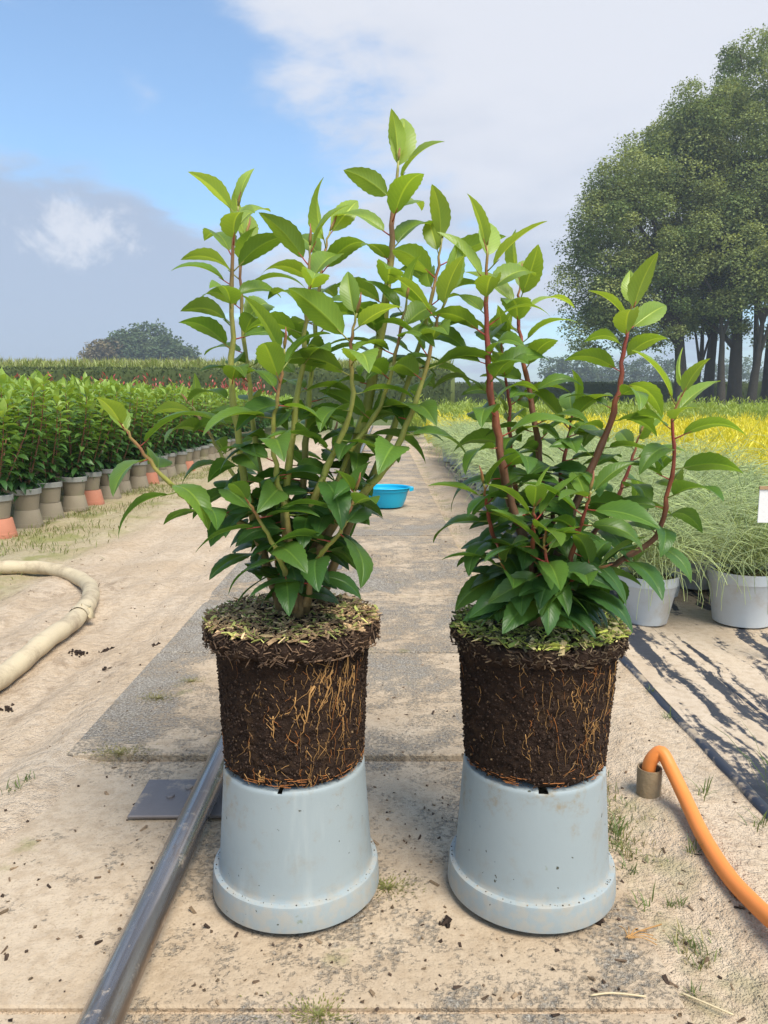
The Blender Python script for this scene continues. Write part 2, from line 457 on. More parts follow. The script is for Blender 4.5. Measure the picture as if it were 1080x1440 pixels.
# ------------------------------------------------------------------ upturned grey pots
def upturned_pot(x, y, label, rz, notches):
    root = thing('plant_pot', label, 'pot', (x, y, .0005), rz, 'upturned pots under the bare root balls')
    N = 96
    prof = [(.1335, .0), (.1390, .001), (.1392, .004), (.1372, .037), (.1362, .0405), (.1340, .0418), (.1285, .0425), (.1272, .045), (.1262, .05)]
    for k in range(1, 9): prof.append((.1262 - .0104 * k / 8, .05 + .155 * k / 8))
    prof += [(.1156, .210), (.1150, .2135), (.1133, .2158), (.1108, .2165), (.085, .2165), (.08, .2135), (.03, .2135), (.0005, .2135)]
    b = MB(); rows = []
    for r, z in prof:
        rows.append([Vector((math.cos(2 * math.pi * q / N) * r, math.sin(2 * math.pi * q / N) * r, z)) for q in range(N)])
    b.grid(rows, True)
    keep = []
    lo, hi = 18, 21        # rows round the base corner where the drain slots are
    for fi, f in enumerate(b.f):
        rr, q = divmod(fi, N)
        cut = lo <= rr < hi and any(abs((q * 360 / N - a + 180) % 360 - 180) < 3.4 for a in notches)
        if not cut: keep.append(fi)
    b.f = [b.f[i] for i in keep]; b.m = [0] * len(b.f)
    me = b.mesh('pot_body', M['pot'], True, True); o = obj('pot_body', me, root)
    sm = o.modifiers.new('wall', 'SOLIDIFY'); sm.thickness = .0028; sm.offset = -1
    r = random.Random(int(x * 1000)); b = MB()      # soil stuck on the ledge and the wall
    for i in range(110):
        a = r.uniform(0, 6.283)
        if r.random() < .80: rad, z = r.uniform(.1290, .1345), .0425
        else:
            z = r.uniform(.06, .205); rad = .1262 - .0104 * (z - .05) / .155
        s_ = r.uniform(.0005, .0008 + .0010 * r.random()); v = r.uniform(.5, 2.2); b.col = (.06 * v, .045 * v, .03 * v) if r.random() < .75 else (.36, .28, .19)
        b.box((math.cos(a) * rad, math.sin(a) * rad, z), (s_, s_ * r.uniform(.6, 1.4), s_ * .9), 0, Matrix.Rotation(r.uniform(0, 3), 3, 'Z'))
    obj('soil_specks', b.mesh('soil_specks', M['chips'], False), root, kind='stuff')
    return root


LX, RXX, PY = -.1475, .2475, 1.2
upturned_pot(LX, PY, 'grey plastic pot turned upside down under the left root ball beside the rail', R(12), [251, 10, 80, 130])
upturned_pot(RXX, PY, 'grey plastic pot turned upside down under the right root ball beside the sand', R(4), [262, 20, 75, 140])


# ------------------------------------------------------------------ the two shrubs with bare root balls
def spline(pts, n):
    out = []; P = [pts[0]] + pts + [pts[-1]]
    seg = len(pts) - 1
    for i in range(n + 1):
        u = i / n * seg; k = min(int(u), seg - 1); f = u - k
        p0, p1, p2, p3 = P[k], P[k + 1], P[k + 2], P[k + 3]
        out.append(.5 * ((2 * p1) + (p2 - p0) * f + (2 * p0 - 5 * p1 + 4 * p2 - p3) * f * f + (3 * p1 - p0 - 3 * p2 + p3) * f ** 3))
    return out


def leaf_mesh(seed, droop, fold, wid, twist):
    r = random.Random(seed); b = MB(); n = 16; pl = .13; rows = []; uv = []
    us = [-1, -.6, -.12, 0, .12, .6, 1]
    wob = r.uniform(0, 6)
    for i in range(n + 1):
        tt = i / n
        w = wid * (math.sin(math.pi * min(1, tt ** .82)) ** .80) * (1 - .25 * tt) * 1.08
        if i == 0: w = .006
        if i == n: w = .002
        w *= 1 + (.05 if i % 2 else -.03) * (0 < i < n)
        # the blade bends: angle falls along the length
        rows.append((tt, w))
    pts = []; x, z = pl, .02; ang = .25
    for i in range(n + 1):
        tt = i / n; pts.append((x, z)); ang = .28 - droop * tt ** 1.25
        x += math.cos(ang) * .87 / n; z += math.sin(ang) * .87 / n
    grid = []
    for i, (tt, w) in enumerate(rows):
        row = []; cx, cz = pts[i]; tw = twist * tt
        for u in us:
            y = u * w * math.cos(fold * .6)
            zz = abs(u) ** 1.1 * w * fold - (u * u) * w * .22 + .012 * math.sin(tt * 9 + wob + (2 if u > 0 else 0)) * abs(u) * (w / wid)
            if u == 0: zz -= .006
            yy, z2 = y * math.cos(tw) - zz * math.sin(tw), y * math.sin(tw) + zz * math.cos(tw)
            row.append(Vector((cx - z2 * .1, yy, cz + z2))); uv.append(((u + 1) / 2, tt))
        grid.append(row)
    # columns run -y to +y and rows along +x: wind so that the normal is +z
    m = len(us)
    for row in grid: b.v += [tuple(p) for p in row]
    for i in range(n):
        for k in range(m - 1):
            b.f.append((i * m + k, (i + 1) * m + k, (i + 1) * m + k + 1, i * m + k + 1)); b.m.append(0)
    b.c = [(1, 1, 1)] * len(b.v)
    b.tube([Vector((0, 0, -.004)), Vector((pl * .5, 0, .004)), Vector((pl, 0, .016)), Vector((pl + .10, 0, .030))], [.011, .0095, .009, .004], 5, 1)
    me = b.mesh('leaf', [M['leaf'], M['petiole']])
    ul = me.uv_layers.new(name='UVMap'); uv += [(.5, 0)] * (len(b.v) - len(uv))
    for lp in me.loops: ul.data[lp.index].uv = uv[lp.vertex_index]
    return me


LEAVES = {'young': [leaf_mesh(i, .55 + .2 * (i % 3), .55, .185 + .012 * (i % 2), (-.2, .15, .3, 0)[i % 4]) for i in range(4)],
          'mid': [leaf_mesh(10 + i, 1.05 + .20 * (i % 4), .38 + .06 * (i % 3), .185 + .014 * (i % 3), (-.35, .3, .1, -.1, .45, 0)[i]) for i in range(6)],
          'old': [leaf_mesh(20 + i, .9 + .22 * (i % 3), .25 + .1 * (i % 2), .20 + .012 * (i % 3), (-.3, .35, 0, .15)[i % 4]) for i in range(5)]}


def lerp(a, b, f): return tuple(x + (y - x) * f for x, y in zip(a, b))


def grad(stops, u):
    for (a, ca), (b_, cb) in zip(stops, stops[1:]):
        if u <= b_: return lerp(ca, cb, max(0, (u - a) / (b_ - a)))
    return stops[-1][1]


DENS = 1.0


def place_leaf(stem, p, d, size, kind, colr, r, roll=.35):
    up = Vector((r.gauss(0, roll), r.gauss(0, roll), 1)).normalized()
    y = up.cross(d)
    if y.length < .05: y = Vector((1, 0, 0)).cross(d)
    y.normalize(); z = d.cross(y)
    mtx = Matrix((d, y, z)).transposed().to_4x4()
    o = obj('leaf', r.choice(LEAVES[kind]), stem)
    o.location = p; o.rotation_euler = mtx.to_euler(); o.scale = (size,) * 3
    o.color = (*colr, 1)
    return o


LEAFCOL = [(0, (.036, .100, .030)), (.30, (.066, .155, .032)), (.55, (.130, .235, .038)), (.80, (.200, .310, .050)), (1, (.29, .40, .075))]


def shrub(name, base, label, stems, stemcols, r, lowz, highz, dens):
    root = thing(name, label, 'shrub', base)
    count = 0
    for (pts, rad, t0, step, size0, bright, rough) in stems:
        P = spline([Vector(q) - Vector(base) for q in pts], 28)
        n = len(P); b = MB()
        for k in range(1, n - 1): P[k] = P[k] + Vector((r.gauss(0, .0012), r.gauss(0, .0012), 0))
        cols = [grad(stemcols, k / (n - 1)) for k in range(n)]
        L = [0]
        for k in range(1, n): L.append(L[-1] + (P[k] - P[k - 1]).length)
        T = L[-1]
        rr = [(rad * (1 - (l / T)) ** .7 * .75 + rad * .25 * (1 - l / T) + .0013) * (1 + .16 * (k % 3 == 0)) for k, l in enumerate(L)]
        b.tube(P, rr, 8, 0, cols)
        stem = obj('stem', b.mesh('stem', M['bark']), root)
        az = r.uniform(0, 6.28); s = t0 * .85 * T
        while s < T - .002:
            k = max(i for i in range(n) if L[i] <= s); k = min(k, n - 2); f = (s - L[k]) / (L[k + 1] - L[k])
            p = P[k].lerp(P[k + 1], f); ax = (P[k + 1] - P[k]).normalized()
            tt = s / T; left = T - s
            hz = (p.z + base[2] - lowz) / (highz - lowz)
            az += 2.4 + r.gauss(0, .28)
            # young leaves at the tip point up, older ones spread and hang
            el = 1.05 * math.exp(-left / .020) + (.30 - .75 * (1 - max(0, min(1, hz * 1.25)))) + r.gauss(0, .16)
            ref = Vector((0, 0, 1)) if abs(ax.z) < .95 else Vector((1, 0, 0))
            u = Vector((math.cos(az), math.sin(az), 0))
            u = (u - ax * u.dot(ax) * .6).normalized()
            d = (u * math.cos(el) + Vector((0, 0, math.sin(el))) + ax * (.08 + .30 * math.exp(-left / .03))).normalized()
            sz = size0 * 1.24 * (1 - .40 * math.exp(-left / .016)) * r.uniform(.78, 1.12)
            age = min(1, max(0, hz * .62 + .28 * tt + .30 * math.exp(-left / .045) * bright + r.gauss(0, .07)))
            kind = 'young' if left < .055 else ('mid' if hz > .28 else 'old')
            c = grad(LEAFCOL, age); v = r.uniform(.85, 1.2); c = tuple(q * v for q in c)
            # a leaf must not grow through the root ball
            tip = p + d * sz
            while tip.z < .262 and math.hypot(p.x, p.y) < .15 and d.z < .5:
                d = (d + Vector((0, 0, .15))).normalized(); tip = p + d * sz
            mid = p + d * sz * .6 + Vector(base) - Vector((0, 0, EYE))     # keep the gap in the shrub through which the path shows
            fw = mid.y * math.cos(PITCH) - mid.z * math.sin(PITCH); mx_, my_ = 540 + F * mid.x / fw, 720 - F * (mid.y * math.sin(PITCH) + mid.z * math.cos(PITCH)) / fw
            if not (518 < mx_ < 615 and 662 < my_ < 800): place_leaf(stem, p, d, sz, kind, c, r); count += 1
            s += step * dens * r.uniform(.75, 1.3) * (1 - .50 * math.exp(-left / .04))
        # furled bud at the tip
        bd = MB(); e = P[-1]; ax = (P[-1] - P[-3]).normalized()
        bd.tube([e, e + ax * .008, e + ax * .018 + Vector((.001, 0, 0)), e + ax * .030], [.0014, .0026, .0018, .0004], 6, 0, [(.26, .24, .06), (.34, .22, .07), (.34, .14, .07), (.32, .1, .06)])
        obj('bud', bd.mesh('bud', M['bark']), stem)
    return root, count


def pathY(pix, Y0, Y1, pw=1.0):
    n = len(pix) - 1
    return [AT(x, y, Y0 + (Y1 - Y0) * (i / n) ** pw) for i, (x, y) in enumerate(pix)]


rl = random.Random(11)
C = 1.2
LST = [
    (pathY([(402, 862), (376, 795), (350, 705), (333, 600), (325, 485), (328, 340), (335, 290)], C, C - .03), .0066, .22, .020, .092, 1, 0),
    (pathY([(408, 858), (385, 760), (362, 640), (346, 500), (338, 400), (346, 330)], C + .03, C + .10), .0050, .25, .023, .088, .8, 0),
    (pathY([(412, 862), (402, 770), (404, 677), (423, 520), (434, 408), (436, 345)], C - .02, C - .05), .0060, .22, .020, .094, .7, 0),
    (pathY([(420, 856), (425, 700), (432, 580), (442, 480), (452, 374), (464, 325)], C + .03, C + .07), .0055, .28, .021, .090, .8, 0),
    (pathY([(420, 866), (428, 750), (455, 669), (494, 571), (494, 490), (502, 440)], C - .04, C - .09), .0058, .22, .020, .090, .9, 0),
    (pathY([(408, 864), (440, 775), (479, 690), (508, 605), (528, 510), (547, 383), (552, 298), (560, 226)], C + .02, C + .05), .0125, .25, .021, .094, 1, 0),
    (pathY([(428, 860), (451, 768), (498, 707), (541, 660), (571, 600), (598, 520), (612, 460), (630, 415)], C - .02, C - .06), .0060, .42, .020, .092, 1.1, 0),
    (pathY([(450, 852), (490, 740), (545, 620), (588, 490), (612, 395), (622, 335)], C + .06, C + .06), .0062, .3, .020, .094, 1, 0),
    (pathY([(395, 860), (357, 750), (283, 716), (243, 684), (200, 636), (172, 596)], C, C - .10), .0055, .25, .020, .088, .9, 0),
    (pathY([(415, 860), (405, 740), (385, 640), (390, 560), (400, 490)], C - .05, C - .12), .0045, .2, .020, .090, .5, 0),
    (pathY([(425, 860), (440, 770), (452, 690), (470, 610)], C + .0, C + .16), .0042, .15, .021, .088, .3, 0),
    (pathY([(420, 855), (380, 740), (330, 670), (295, 610), (268, 570)], C + .04, C + .14), .0042, .2, .022, .088, .4, 0),
    (pathY([(430, 855), (455, 760), (485, 650), (540, 560), (560, 480), (572, 420)], C - .02, C - .02), .0045, .22, .021, .090, .7, 0),
    (pathY([(410, 855), (400, 800), (370, 740), (345, 700)], C - .06, C - .14), .0036, .15, .018, .086, .1, 0),
    (pathY([(430, 852), (445, 790), (480, 745), (500, 690)], C - .06, C - .13), .0036, .12, .018, .086, .1, 0),
]
bL = (LX, PY, .2185)
stcL = [(0, (.20, .145, .07)), (.20, (.24, .17, .07)), (.40, (.34, .36, .075)), (.68, (.33, .32, .075)), (.82, (.32, .14, .07)), (1, (.36, .36, .10))]
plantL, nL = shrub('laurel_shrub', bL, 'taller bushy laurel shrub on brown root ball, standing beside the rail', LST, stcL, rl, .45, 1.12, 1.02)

RST = [
    (pathY([(748, 878), (735, 760), (714, 690), (700, 615), (689, 537), (684, 440), (685, 345)], C - .02, C - .04), .0078, .18, .019, .092, 1, 0),
    (pathY([(752, 874), (760, 690), (751, 588), (735, 500), (729, 440), (732, 395)], C + .03, C + .07), .0065, .22, .020, .090, .9, 0),
    (pathY([(760, 876), (790, 760), (825, 676), (858, 595), (873, 528), (882, 470), (889, 425)], C, C + .02), .0078, .2, .021, .088, 1.1, 0),
    (pathY([(768, 876), (815, 830), (876, 787), (923, 754), (938, 700), (948, 640), (945, 590), (962, 550)], C - .02, C - .05), .0048, .22, .020, .088, 1.1, 0),
    (pathY([(752, 878), (748, 800), (750, 745), (753, 712)], C - .05, C - .12), .0045, .12, .017, .092, .6, 0),
    (pathY([(762, 876), (790, 820), (815, 745), (830, 690)], C - .04, C - .12), .0045, .12, .018, .094, .1, 0),
    (pathY([(745, 874), (715, 800), (690, 740), (680, 680)], C, C - .06), .0045, .15, .018, .090, .1, 0),
    (pathY([(760, 874), (800, 800), (850, 730), (880, 670), (900, 610)], C + .04, C + .10), .0045, .2, .020, .088, .3, 0),
    (pathY([(757, 874), (770, 770), (785, 690), (800, 610), (808, 570)], C + .03, C + .08), .0045, .2, .020, .088, .3, 0),
    (pathY([(765, 878), (782, 840), (806, 815), (838, 800)], C - .05, C - .11), .0036, .10, .013, .098, 0, 0),
    (pathY([(748, 878), (738, 840), (720, 815), (705, 790)], C - .05, C - .08), .0036, .10, .015, .094, 0, 0),
    (pathY([(757, 878), (760, 835), (768, 800), (765, 765)], C - .07, C - .13), .0034, .08, .013, .098, 0, 0),
    (pathY([(750, 872), (735, 760), (722, 660), (715, 560), (705, 480)], C + .04, C + .10), .0045, .2, .022, .088, .4, 0),
]
bR = (RXX, PY, .2185)
stcR = [(0, (.13, .085, .05)), (.25, (.15, .08, .045)), (.45, (.20, .085, .045)), (.55, (.27, .085, .04)), (.82, (.28, .055, .04)), (.93, (.36, .17, .06)), (1, (.32, .32, .08))]
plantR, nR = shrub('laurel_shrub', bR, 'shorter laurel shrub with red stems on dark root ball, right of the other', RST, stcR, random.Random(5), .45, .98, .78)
print('leaves', nL, nR)


def root_ball(plant, rb, rt, rl_, h, lip, seed, palette, nroots, thickzone, notch):
    r = random.Random(seed); N, K = 220, 96; b = MB(); rows = []
    for k in range(K + 1):
        u = k / K; z = h * u
        row = []
        for q in range(N):
            a = 2 * math.pi * q / N
            rad = rb + (rt - rb) * u
            if u < .06: rad -= .010 * (1 - u / .06) ** 2
            d = Vector((math.cos(a), math.sin(a), 0))
            nn = noise.fractal(Vector((d.x * 14, d.y * 14, z * 110 + seed)), 1, 2, 4) * .0032 + noise.fractal(Vector((d.x * 4, d.y * 4, z * 30 + seed)), 1, 2, 3) * .0018
            nn += noise.fractal(Vector((d.x * 38, d.y * 38, z * 320 + seed)), 1, 2, 2) * .0022
            zz = z
            for na, nw, nd in notch:
                dd = abs((math.degrees(a) - na + 180) % 360 - 180)
                if dd < nw and u < .25: zz += nd * (1 - (dd / nw) ** 2) * (1 - u / .25)
            row.append(d * (rad + nn) + Vector((0, 0, zz)))
        rows.append(row)
    rows.insert(0, [p * .55 + Vector((0, 0, p.z * .45 + .002)) for p in rows[0]])
    b.grid(rows, True, 0, None, True)
    ball = obj('root_ball', b.mesh('root_ball', M['soil']), plant)
    # lip of matted mulch overhanging the ball
    b = MB(); rows = []
    prof = [(rt - .012, -lip), (rl_ - .007, -lip + .001), (rl_ - .001, -lip * .75), (rl_, -lip * .4), (rl_ - .002, -.004), (rl_ - .010, .003), (rl_ * .75, .006), (rl_ * .45, .009), (rl_ * .2, .010), (.002, .011)]
    for k, (rad, z) in enumerate(prof):
        row = []
        for q in range(N):
            a = 2 * math.pi * q / N; d = Vector((math.cos(a), math.sin(a), 0))
            nn = noise.fractal(Vector((d.x * 9, d.y * 9, z * 60 + seed)), 1, 2, 4) * .0055 + noise.noise(Vector((d.x * 34, d.y * 34, z * 200))) * .003
            zz = h + z + noise.fractal(Vector((d.x * rad * 60, d.y * rad * 60, seed)), 1, 2, 3) * .004 + (noise.noise(Vector((d.x * 12, d.y * 12, seed))) * .007 if k < 3 else 0)
            row.append(d * (rad + (nn if k < 7 else 0)) + Vector((0, 0, zz)))
        rows.append(row)
    b.grid(rows, True)
    lipo = obj('mulch_layer', b.mesh('mulch_layer', M['soil']), plant)
    # shredded chips, too small to lift one by one
    b = MB()
    def chip(c, L, w, th, rot, colr):
        b.col = colr; i = len(b.v)
        h_ = [Vector((x * L / 2 * (1 if y > 0 else .8), y * w / 2, z * th / 2 + .12 * L * (x * x - .4) * 0)) for x in (-1, 1) for y in (-1, 1) for z in (-1, 1)]
        h_[0] += Vector((L * .15, 0, 0)); h_[6] -= Vector((L * .12, w * .2, 0))
        b.v += [tuple(c + rot @ q) for q in h_]; b.c += [colr] * 8
        for f in ((0, 1, 3, 2), (4, 6, 7, 5), (0, 4, 5, 1), (2, 3, 7, 6), (0, 2, 6, 4), (1, 5, 7, 3)):
            b.f.append(tuple(i + q for q in f)); b.m.append(0)
    from mathutils import Euler
    for i in range(3600):
        a = r.uniform(0, 6.283)
        ring = r.random()
        if ring < .70:
            rad = (rl_ - .001) * math.sqrt(r.uniform(.02, 1)); z = h + .009 - .004 * (rad / rl_) + r.uniform(-.002, .006)
            rot = Euler((r.gauss(0, .35), r.gauss(0, .35), r.uniform(0, 6.28))).to_matrix(); pal = palette
            big = r.random() < palette['big']
        else:
            rad = rl_ + r.uniform(-.004, .002); z = h - r.uniform(-.002, lip)
            rot = Euler((0, 0, a + math.pi / 2)).to_matrix() @ Euler((r.uniform(-1.4, 1.4), r.gauss(0, .6), r.gauss(0, .5))).to_matrix(); pal = palette
            big = False
        cs = pal['top'] if (ring < .70) else pal['side']
        c0 = r.choice(cs); v = r.uniform(.9, 2.6) * (1.5 if ring < .7 else .8)
        L = r.uniform(.016, .032) if big else r.uniform(.005, .016) * palette['len']
        chip(Vector((math.cos(a) * rad, math.sin(a) * rad, z)), L, (L * r.uniform(.08, .32) if ring < .7 else r.uniform(.0008, .0022)) if not big else r.uniform(.004, .009), r.uniform(.0005, .0016), rot, tuple(q * v for q in c0))
    o = obj('mulch_chips', b.mesh('mulch_chips', M['chips'], False), plant, kind='stuff')
    # roots on the skin of the ball
    def skin(a, z, off): 
        rad = rb + (rt - rb) * z / h + off
        return Vector((math.cos(a) * rad, math.sin(a) * rad, z))
    def rootpath(a, z, ln, lean, n=7):
        pts = []; 
        for k in range(n):
            pts.append(skin(a, max(.004, z), .0016 + r.uniform(-.0012, .0006))); z -= ln / n * r.uniform(.7, 1.2); a += lean / n + r.gauss(0, .018)
        return pts
    for (ang, z, ln, lean, rad) in thickzone:
        bb = MB(); a0 = R(ang); pts = rootpath(a0, z, ln, lean, 9)
        rad *= .62; bb.tube(pts, [rad * (1 - .7 * k / 8) for k in range(9)], 6)
        for q in range(5):
            k = r.randrange(1, 7); p = rootpath(a0 + lean * k / 9, z - ln * k / 9, -ln * .35, r.uniform(-.12, .12), 5)
            bb.tube([pts[k]] + p[1:], [rad * .55, rad * .5, rad * .4, rad * .3, rad * .2], 5)
        obj('root', bb.mesh('root', M['root']), plant)
    b = MB(); b2 = MB()
    for i in range(nroots):
        if r.random() < .75: a = R(r.gauss(300, 28))
        else: a = r.uniform(0, 6.283)
        z = r.uniform(.012, h - .02)
        tgt = b if r.random() < .7 else b2
        ln = r.uniform(.008, .045) * (1 if r.random() < .8 else 1.8); lean = r.gauss(.03, .10)
        p = rootpath(a, z, ln, lean, 6)
        w = r.uniform(.0002, .0006)
        tgt.tube(p, [w, w, w * .9, w * .8, w * .6, w * .3], 4, caps=False)
    for i in range(90):     # pale whisker roots along the bottom edge
        a = r.uniform(0, 6.283); p = rootpath(a, r.uniform(.004, .02), .001, r.uniform(-.25, .25), 6); b2.tube(p, .0006, 4, caps=False)
    obj('fine_roots', b.mesh('fine_roots', M['root']), plant, kind='stuff')
    obj('fine_roots', b2.mesh('fine_roots', M['root_red']), plant, kind='stuff')
    # crumbs sticking out of the soil
    b = MB()
    for i in range(3800):
        a = r.uniform(0, 6.283); z = r.uniform(.004, h - .015); p = skin(a, z, r.uniform(-.0005, .0022)); s = r.uniform(.0009, .0030)
        v = r.uniform(.4, 2.2); b.col = (.040 * v, .025 * v, .017 * v)
        if r.random() < .03: b.col = (.22, .14, .07)
        b.box(p, (s, s * r.uniform(.5, 1.2), s * r.uniform(.5, 1.2)), 0, Euler((r.uniform(0, 3), r.uniform(0, 3), r.uniform(0, 3))).to_matrix())
    obj('soil_crumbs', b.mesh('soil_crumbs', M['chips'], False), plant, kind='stuff')


palL = {'big': .05, 'len': 1.25, 'top': [(.20, .13, .07), (.15, .10, .055), (.26, .19, .10), (.10, .065, .04), (.20, .19, .06), (.16, .17, .05), (.30, .20, .11), (.075, .05, .03)], 'side': [(.075, .048, .03), (.12, .075, .045), (.05, .032, .022), (.16, .10, .06)]}
palR = {'big': .12, 'len': 1.1, 'top': [(.19, .21, .045), (.26, .27, .06), (.13, .15, .035), (.20, .17, .07), (.09, .08, .03), (.30, .24, .12), (.05, .045, .025), (.16, .2, .04)], 'side': [(.055, .036, .025), (.09, .06, .035), (.045, .03, .02), (.17, .12, .07)]}
root_ball(plantL, .1125, .1215, .1385, .2355, .030, 3, palL, 200,
          [(292, .165, .09, -.18, .0028), (300, .19, .075, -.10, .0022), (306, .185, .10, -.20, .0024), (312, .17, .08, -.06, .0018), (320, .20, .09, -.1, .0022), (262, .12, .05, -.05, .0020), (278, .15, .06, .02, .0016), (327, .18, .10, -.08, .0020), (316, .13, .08, -.08, .0018), (250, .03, .03, .1, .0024)], [(262, 9, .010)])
root_ball(plantR, .1120, .1265, .1375, .2225, .024, 8, palR, 150,
          [(305, .10, .065, .01, .0013), (252, .09, .06, .03, .0012), (284, .16, .05, .02, .0012), (322, .17, .11, .02, .0016), (332, .19, .14, .02, .0018), (296, .13, .05, .1, .0012)], [(250, 14, .006)])

# ------------------------------------------------------------------ blue basin
bs = G(543, 713); 
basin = thing('plastic_basin', 'turquoise blue plastic basin standing on the concrete path behind the shrubs', 'basin', (bs.x, bs.y, .0), R(8))
b = MB(); b.lathe([(.0005, .004), (.115, .004), (.128, .010), (.150, .06), (.165, .115), (.170, .128), (.176, .130), (.178, .150), (.183, .155), (.186, .151)], 48)
bo = obj('bowl', b.mesh('bowl', M['blue_plastic'], True, True), basin); sm = bo.modifiers.new('wall', 'SOLIDIFY'); sm.thickness = .003
for s in (-1, 1):
    b = MB(); rows = []
    for k in range(9):
        a = R(-32 + 8 * k); w = .024 * math.sin(math.pi * (k + .6) / 9.2) + .003
        d = Vector((math.cos(a) * s, math.sin(a), 0))
        rows.append([d * .182 + Vector((0, 0, .150)), d * (.184 + w) + Vector((0, 0, .152)), d * (.186 + w) + Vector((0, 0, .130)), d * (.184 + w) + Vector((0, 0, .128)), d * (.183 + w) + Vector((0, 0, .148)), d * .178 + Vector((0, 0, .145))])
    b.grid(rows, True, caps=True); obj('handle', b.mesh('handle', M['blue_plastic'], False), basin)

# ------------------------------------------------------------------ hoses
hz = .032
pts = [G(-160, 1040, hz), G(-70, 985, hz), G(10, 935, hz), G(62, 900, hz), G(104, 868, hz), G(127, 836, hz), G(118, 808, hz), G(70, 796, hz), G(0, 795, hz), G(-90, 800, hz), G(-200, 812, hz)]
for p in pts: p.z = hz + gz(p.x, p.y) + .0
P = spline(pts, 60)
hose = thing('suction_hose', 'thick cream hose curling across the sand left of the path', 'hose', (P[24].x, P[24].y, 0))
o0 = hose.location
b = MB(); b.tube([p - o0 for p in P], [.0335 * (1 + .05 * math.sin(i * 1.9) + .04 * noise.noise(Vector((i * .31, 0, 0)))) for i in range(61)], 18, squash=.93)
obj('tube', b.mesh('tube', M['cream_hose']), hose)
b = MB(); q = [P[i] - o0 for i in (25, 26)]
b.tube([q[0], q[0].lerp(q[1], .5), q[1]], [.0352, .0362, .0350], 18, caps=False)
jn = obj('joint_sleeve', b.mesh('joint_sleeve', M['cream_hose']), hose)
b = MB(); c0 = q[0].lerp(q[1], .6)
b.face([c0 + Vector((.022, -.02, .02)), c0 + Vector((.045, -.025, -.01)), c0 + Vector((.050, .015, -.018)), c0 + Vector((.036, .02, .022))])
b.face([c0 + Vector((.022, -.02, .02)), c0 + Vector((.012, -.01, .040)), c0 + Vector((.0, .015, .036)), c0 + Vector((.036, .02, .022))])
tp = obj('loose_tape', b.mesh('loose_tape', M['straw']), hose); tp.modifiers.new('t', 'SOLIDIFY').thickness = .0015

sp = G(912, 1112, -.005)
stub = thing('pipe_stub', 'short brown pipe end standing in the sand with the orange hose in it', 'pipe', (sp.x, sp.y, -.012))
b = MB(); b.lathe([(.0215, -.03), (.0245, -.03), (.0250, .058), (.0245, .0595), (.0215, .0585), (.0210, .0)], 28)
b.lathe([(.021, .02), (.0005, .02)], 28)
obj('pipe_wall', b.mesh('pipe_wall', M['stub_pipe'], True, True), stub)
hp = [Vector((sp.x - .002, sp.y, .012)), Vector((sp.x - .002, sp.y, .045)), Vector((sp.x + .004, sp.y - .002, .068)), Vector((sp.x + .020, sp.y - .008, .083))]
hp += [AT(944, 1082, sp.y - .035), AT(965, 1126, sp.y - .10), AT(990, 1178, sp.y - .205), AT(1024, 1231, sp.y - .315), AT(1062, 1272, sp.y - .40), AT(1100, 1306, sp.y - .47), AT(1180, 1370, sp.y - .58)]
P = spline(hp, 60)
b = MB(); b.tube([p - sp for p in P], .0138, 16)
ho = obj('garden_hose', b.mesh('garden_hose', M['orange_hose']), None, sp, 'smooth orange hose bent out of the short pipe across the right sand', 'hose')

# ------------------------------------------------------------------ ground fabric on the right
b = MB(); rows = []
fx = [.765 + .03 * i for i in range(45)] + [2.2 + .4 * i for i in range(18)]
for i in range(150):
    y = .9 + .06 * i
    rows.append([Vector((x + .012 * noise.noise(Vector((y * 1.2, 7, 0))), y, .004 + gz(min(x, 1.5), y) * .3 + .010 * noise.fractal(Vector((x * 5, y * .8, 2)), 1, 2, 3) + .006 * math.exp(-((x - .93) / .02) ** 2))) for x in fx])
b.grid(rows); fabric = obj('ground_fabric', b.mesh('ground_fabric', M['fabric']), None, (0, 0, 0), 'black ground cloth streaked with sand under the grey pots on the right', 'ground cloth')
for x0, w, y0, y1 in ((.757, .020, .9, 8), (.905, .009, 1.0, 3.2), (.985, .012, 1.2, 2.2)):
    b = MB(); rows = []
    n = int((y1 - y0) / .04)
    for i in range(n):
        y = y0 + .04 * i; wx = x0 + .010 * noise.noise(Vector((y * 1.2, 7, 0))) + .004 * noise.noise(Vector((y * 4, x0, 0)))
        hh = .004 + .006 * noise.noise(Vector((y * 2.3, x0 * 9, 1)))
        z0 = gz(wx, y) * .5
        rows.append([Vector((wx - w * .6, y, z0 - .012)), Vector((wx - w * .45, y, z0 + hh * .7)), Vector((wx, y, z0 + hh)), Vector((wx + w * .5, y, z0 + hh * .75)), Vector((wx + w * .9, y, z0 - .008))])
    b.grid(rows); obj('folded_edge', b.mesh('folded_edge', M['plastic_edge']), fabric)


# ------------------------------------------------------------------ background plants: shared builders
def blade(b, p, d, L, w, up, colr, droop=.5, n=3):
    """one small leaf: folded strip"""
    y = up.cross(d)
    if y.length < .01: y = Vector((1, 0, 0))
    y.normalize(); z = d.cross(y); i = len(b.v); ang = 0; c = p.copy()
    ws = [.25, 1.0, .8, .05] if n == 3 else [.3, 1.0, .05]
    for k in range(n + 1):
        ww = w * ws[k] * .5
        b.v += [tuple(c - y * ww + z * ww * .35), tuple(c), tuple(c + y * ww + z * ww * .35)]; b.c += [colr] * 3
        a = .25 - droop * k / n; c = c + (d * math.cos(a) + z * math.sin(a)) * (L / n)
    for k in range(n):
        q = i + 3 * k
        b.f += [(q, q + 3, q + 4, q + 1), (q + 1, q + 4, q + 5, q + 2)]; b.m += [0, 0]


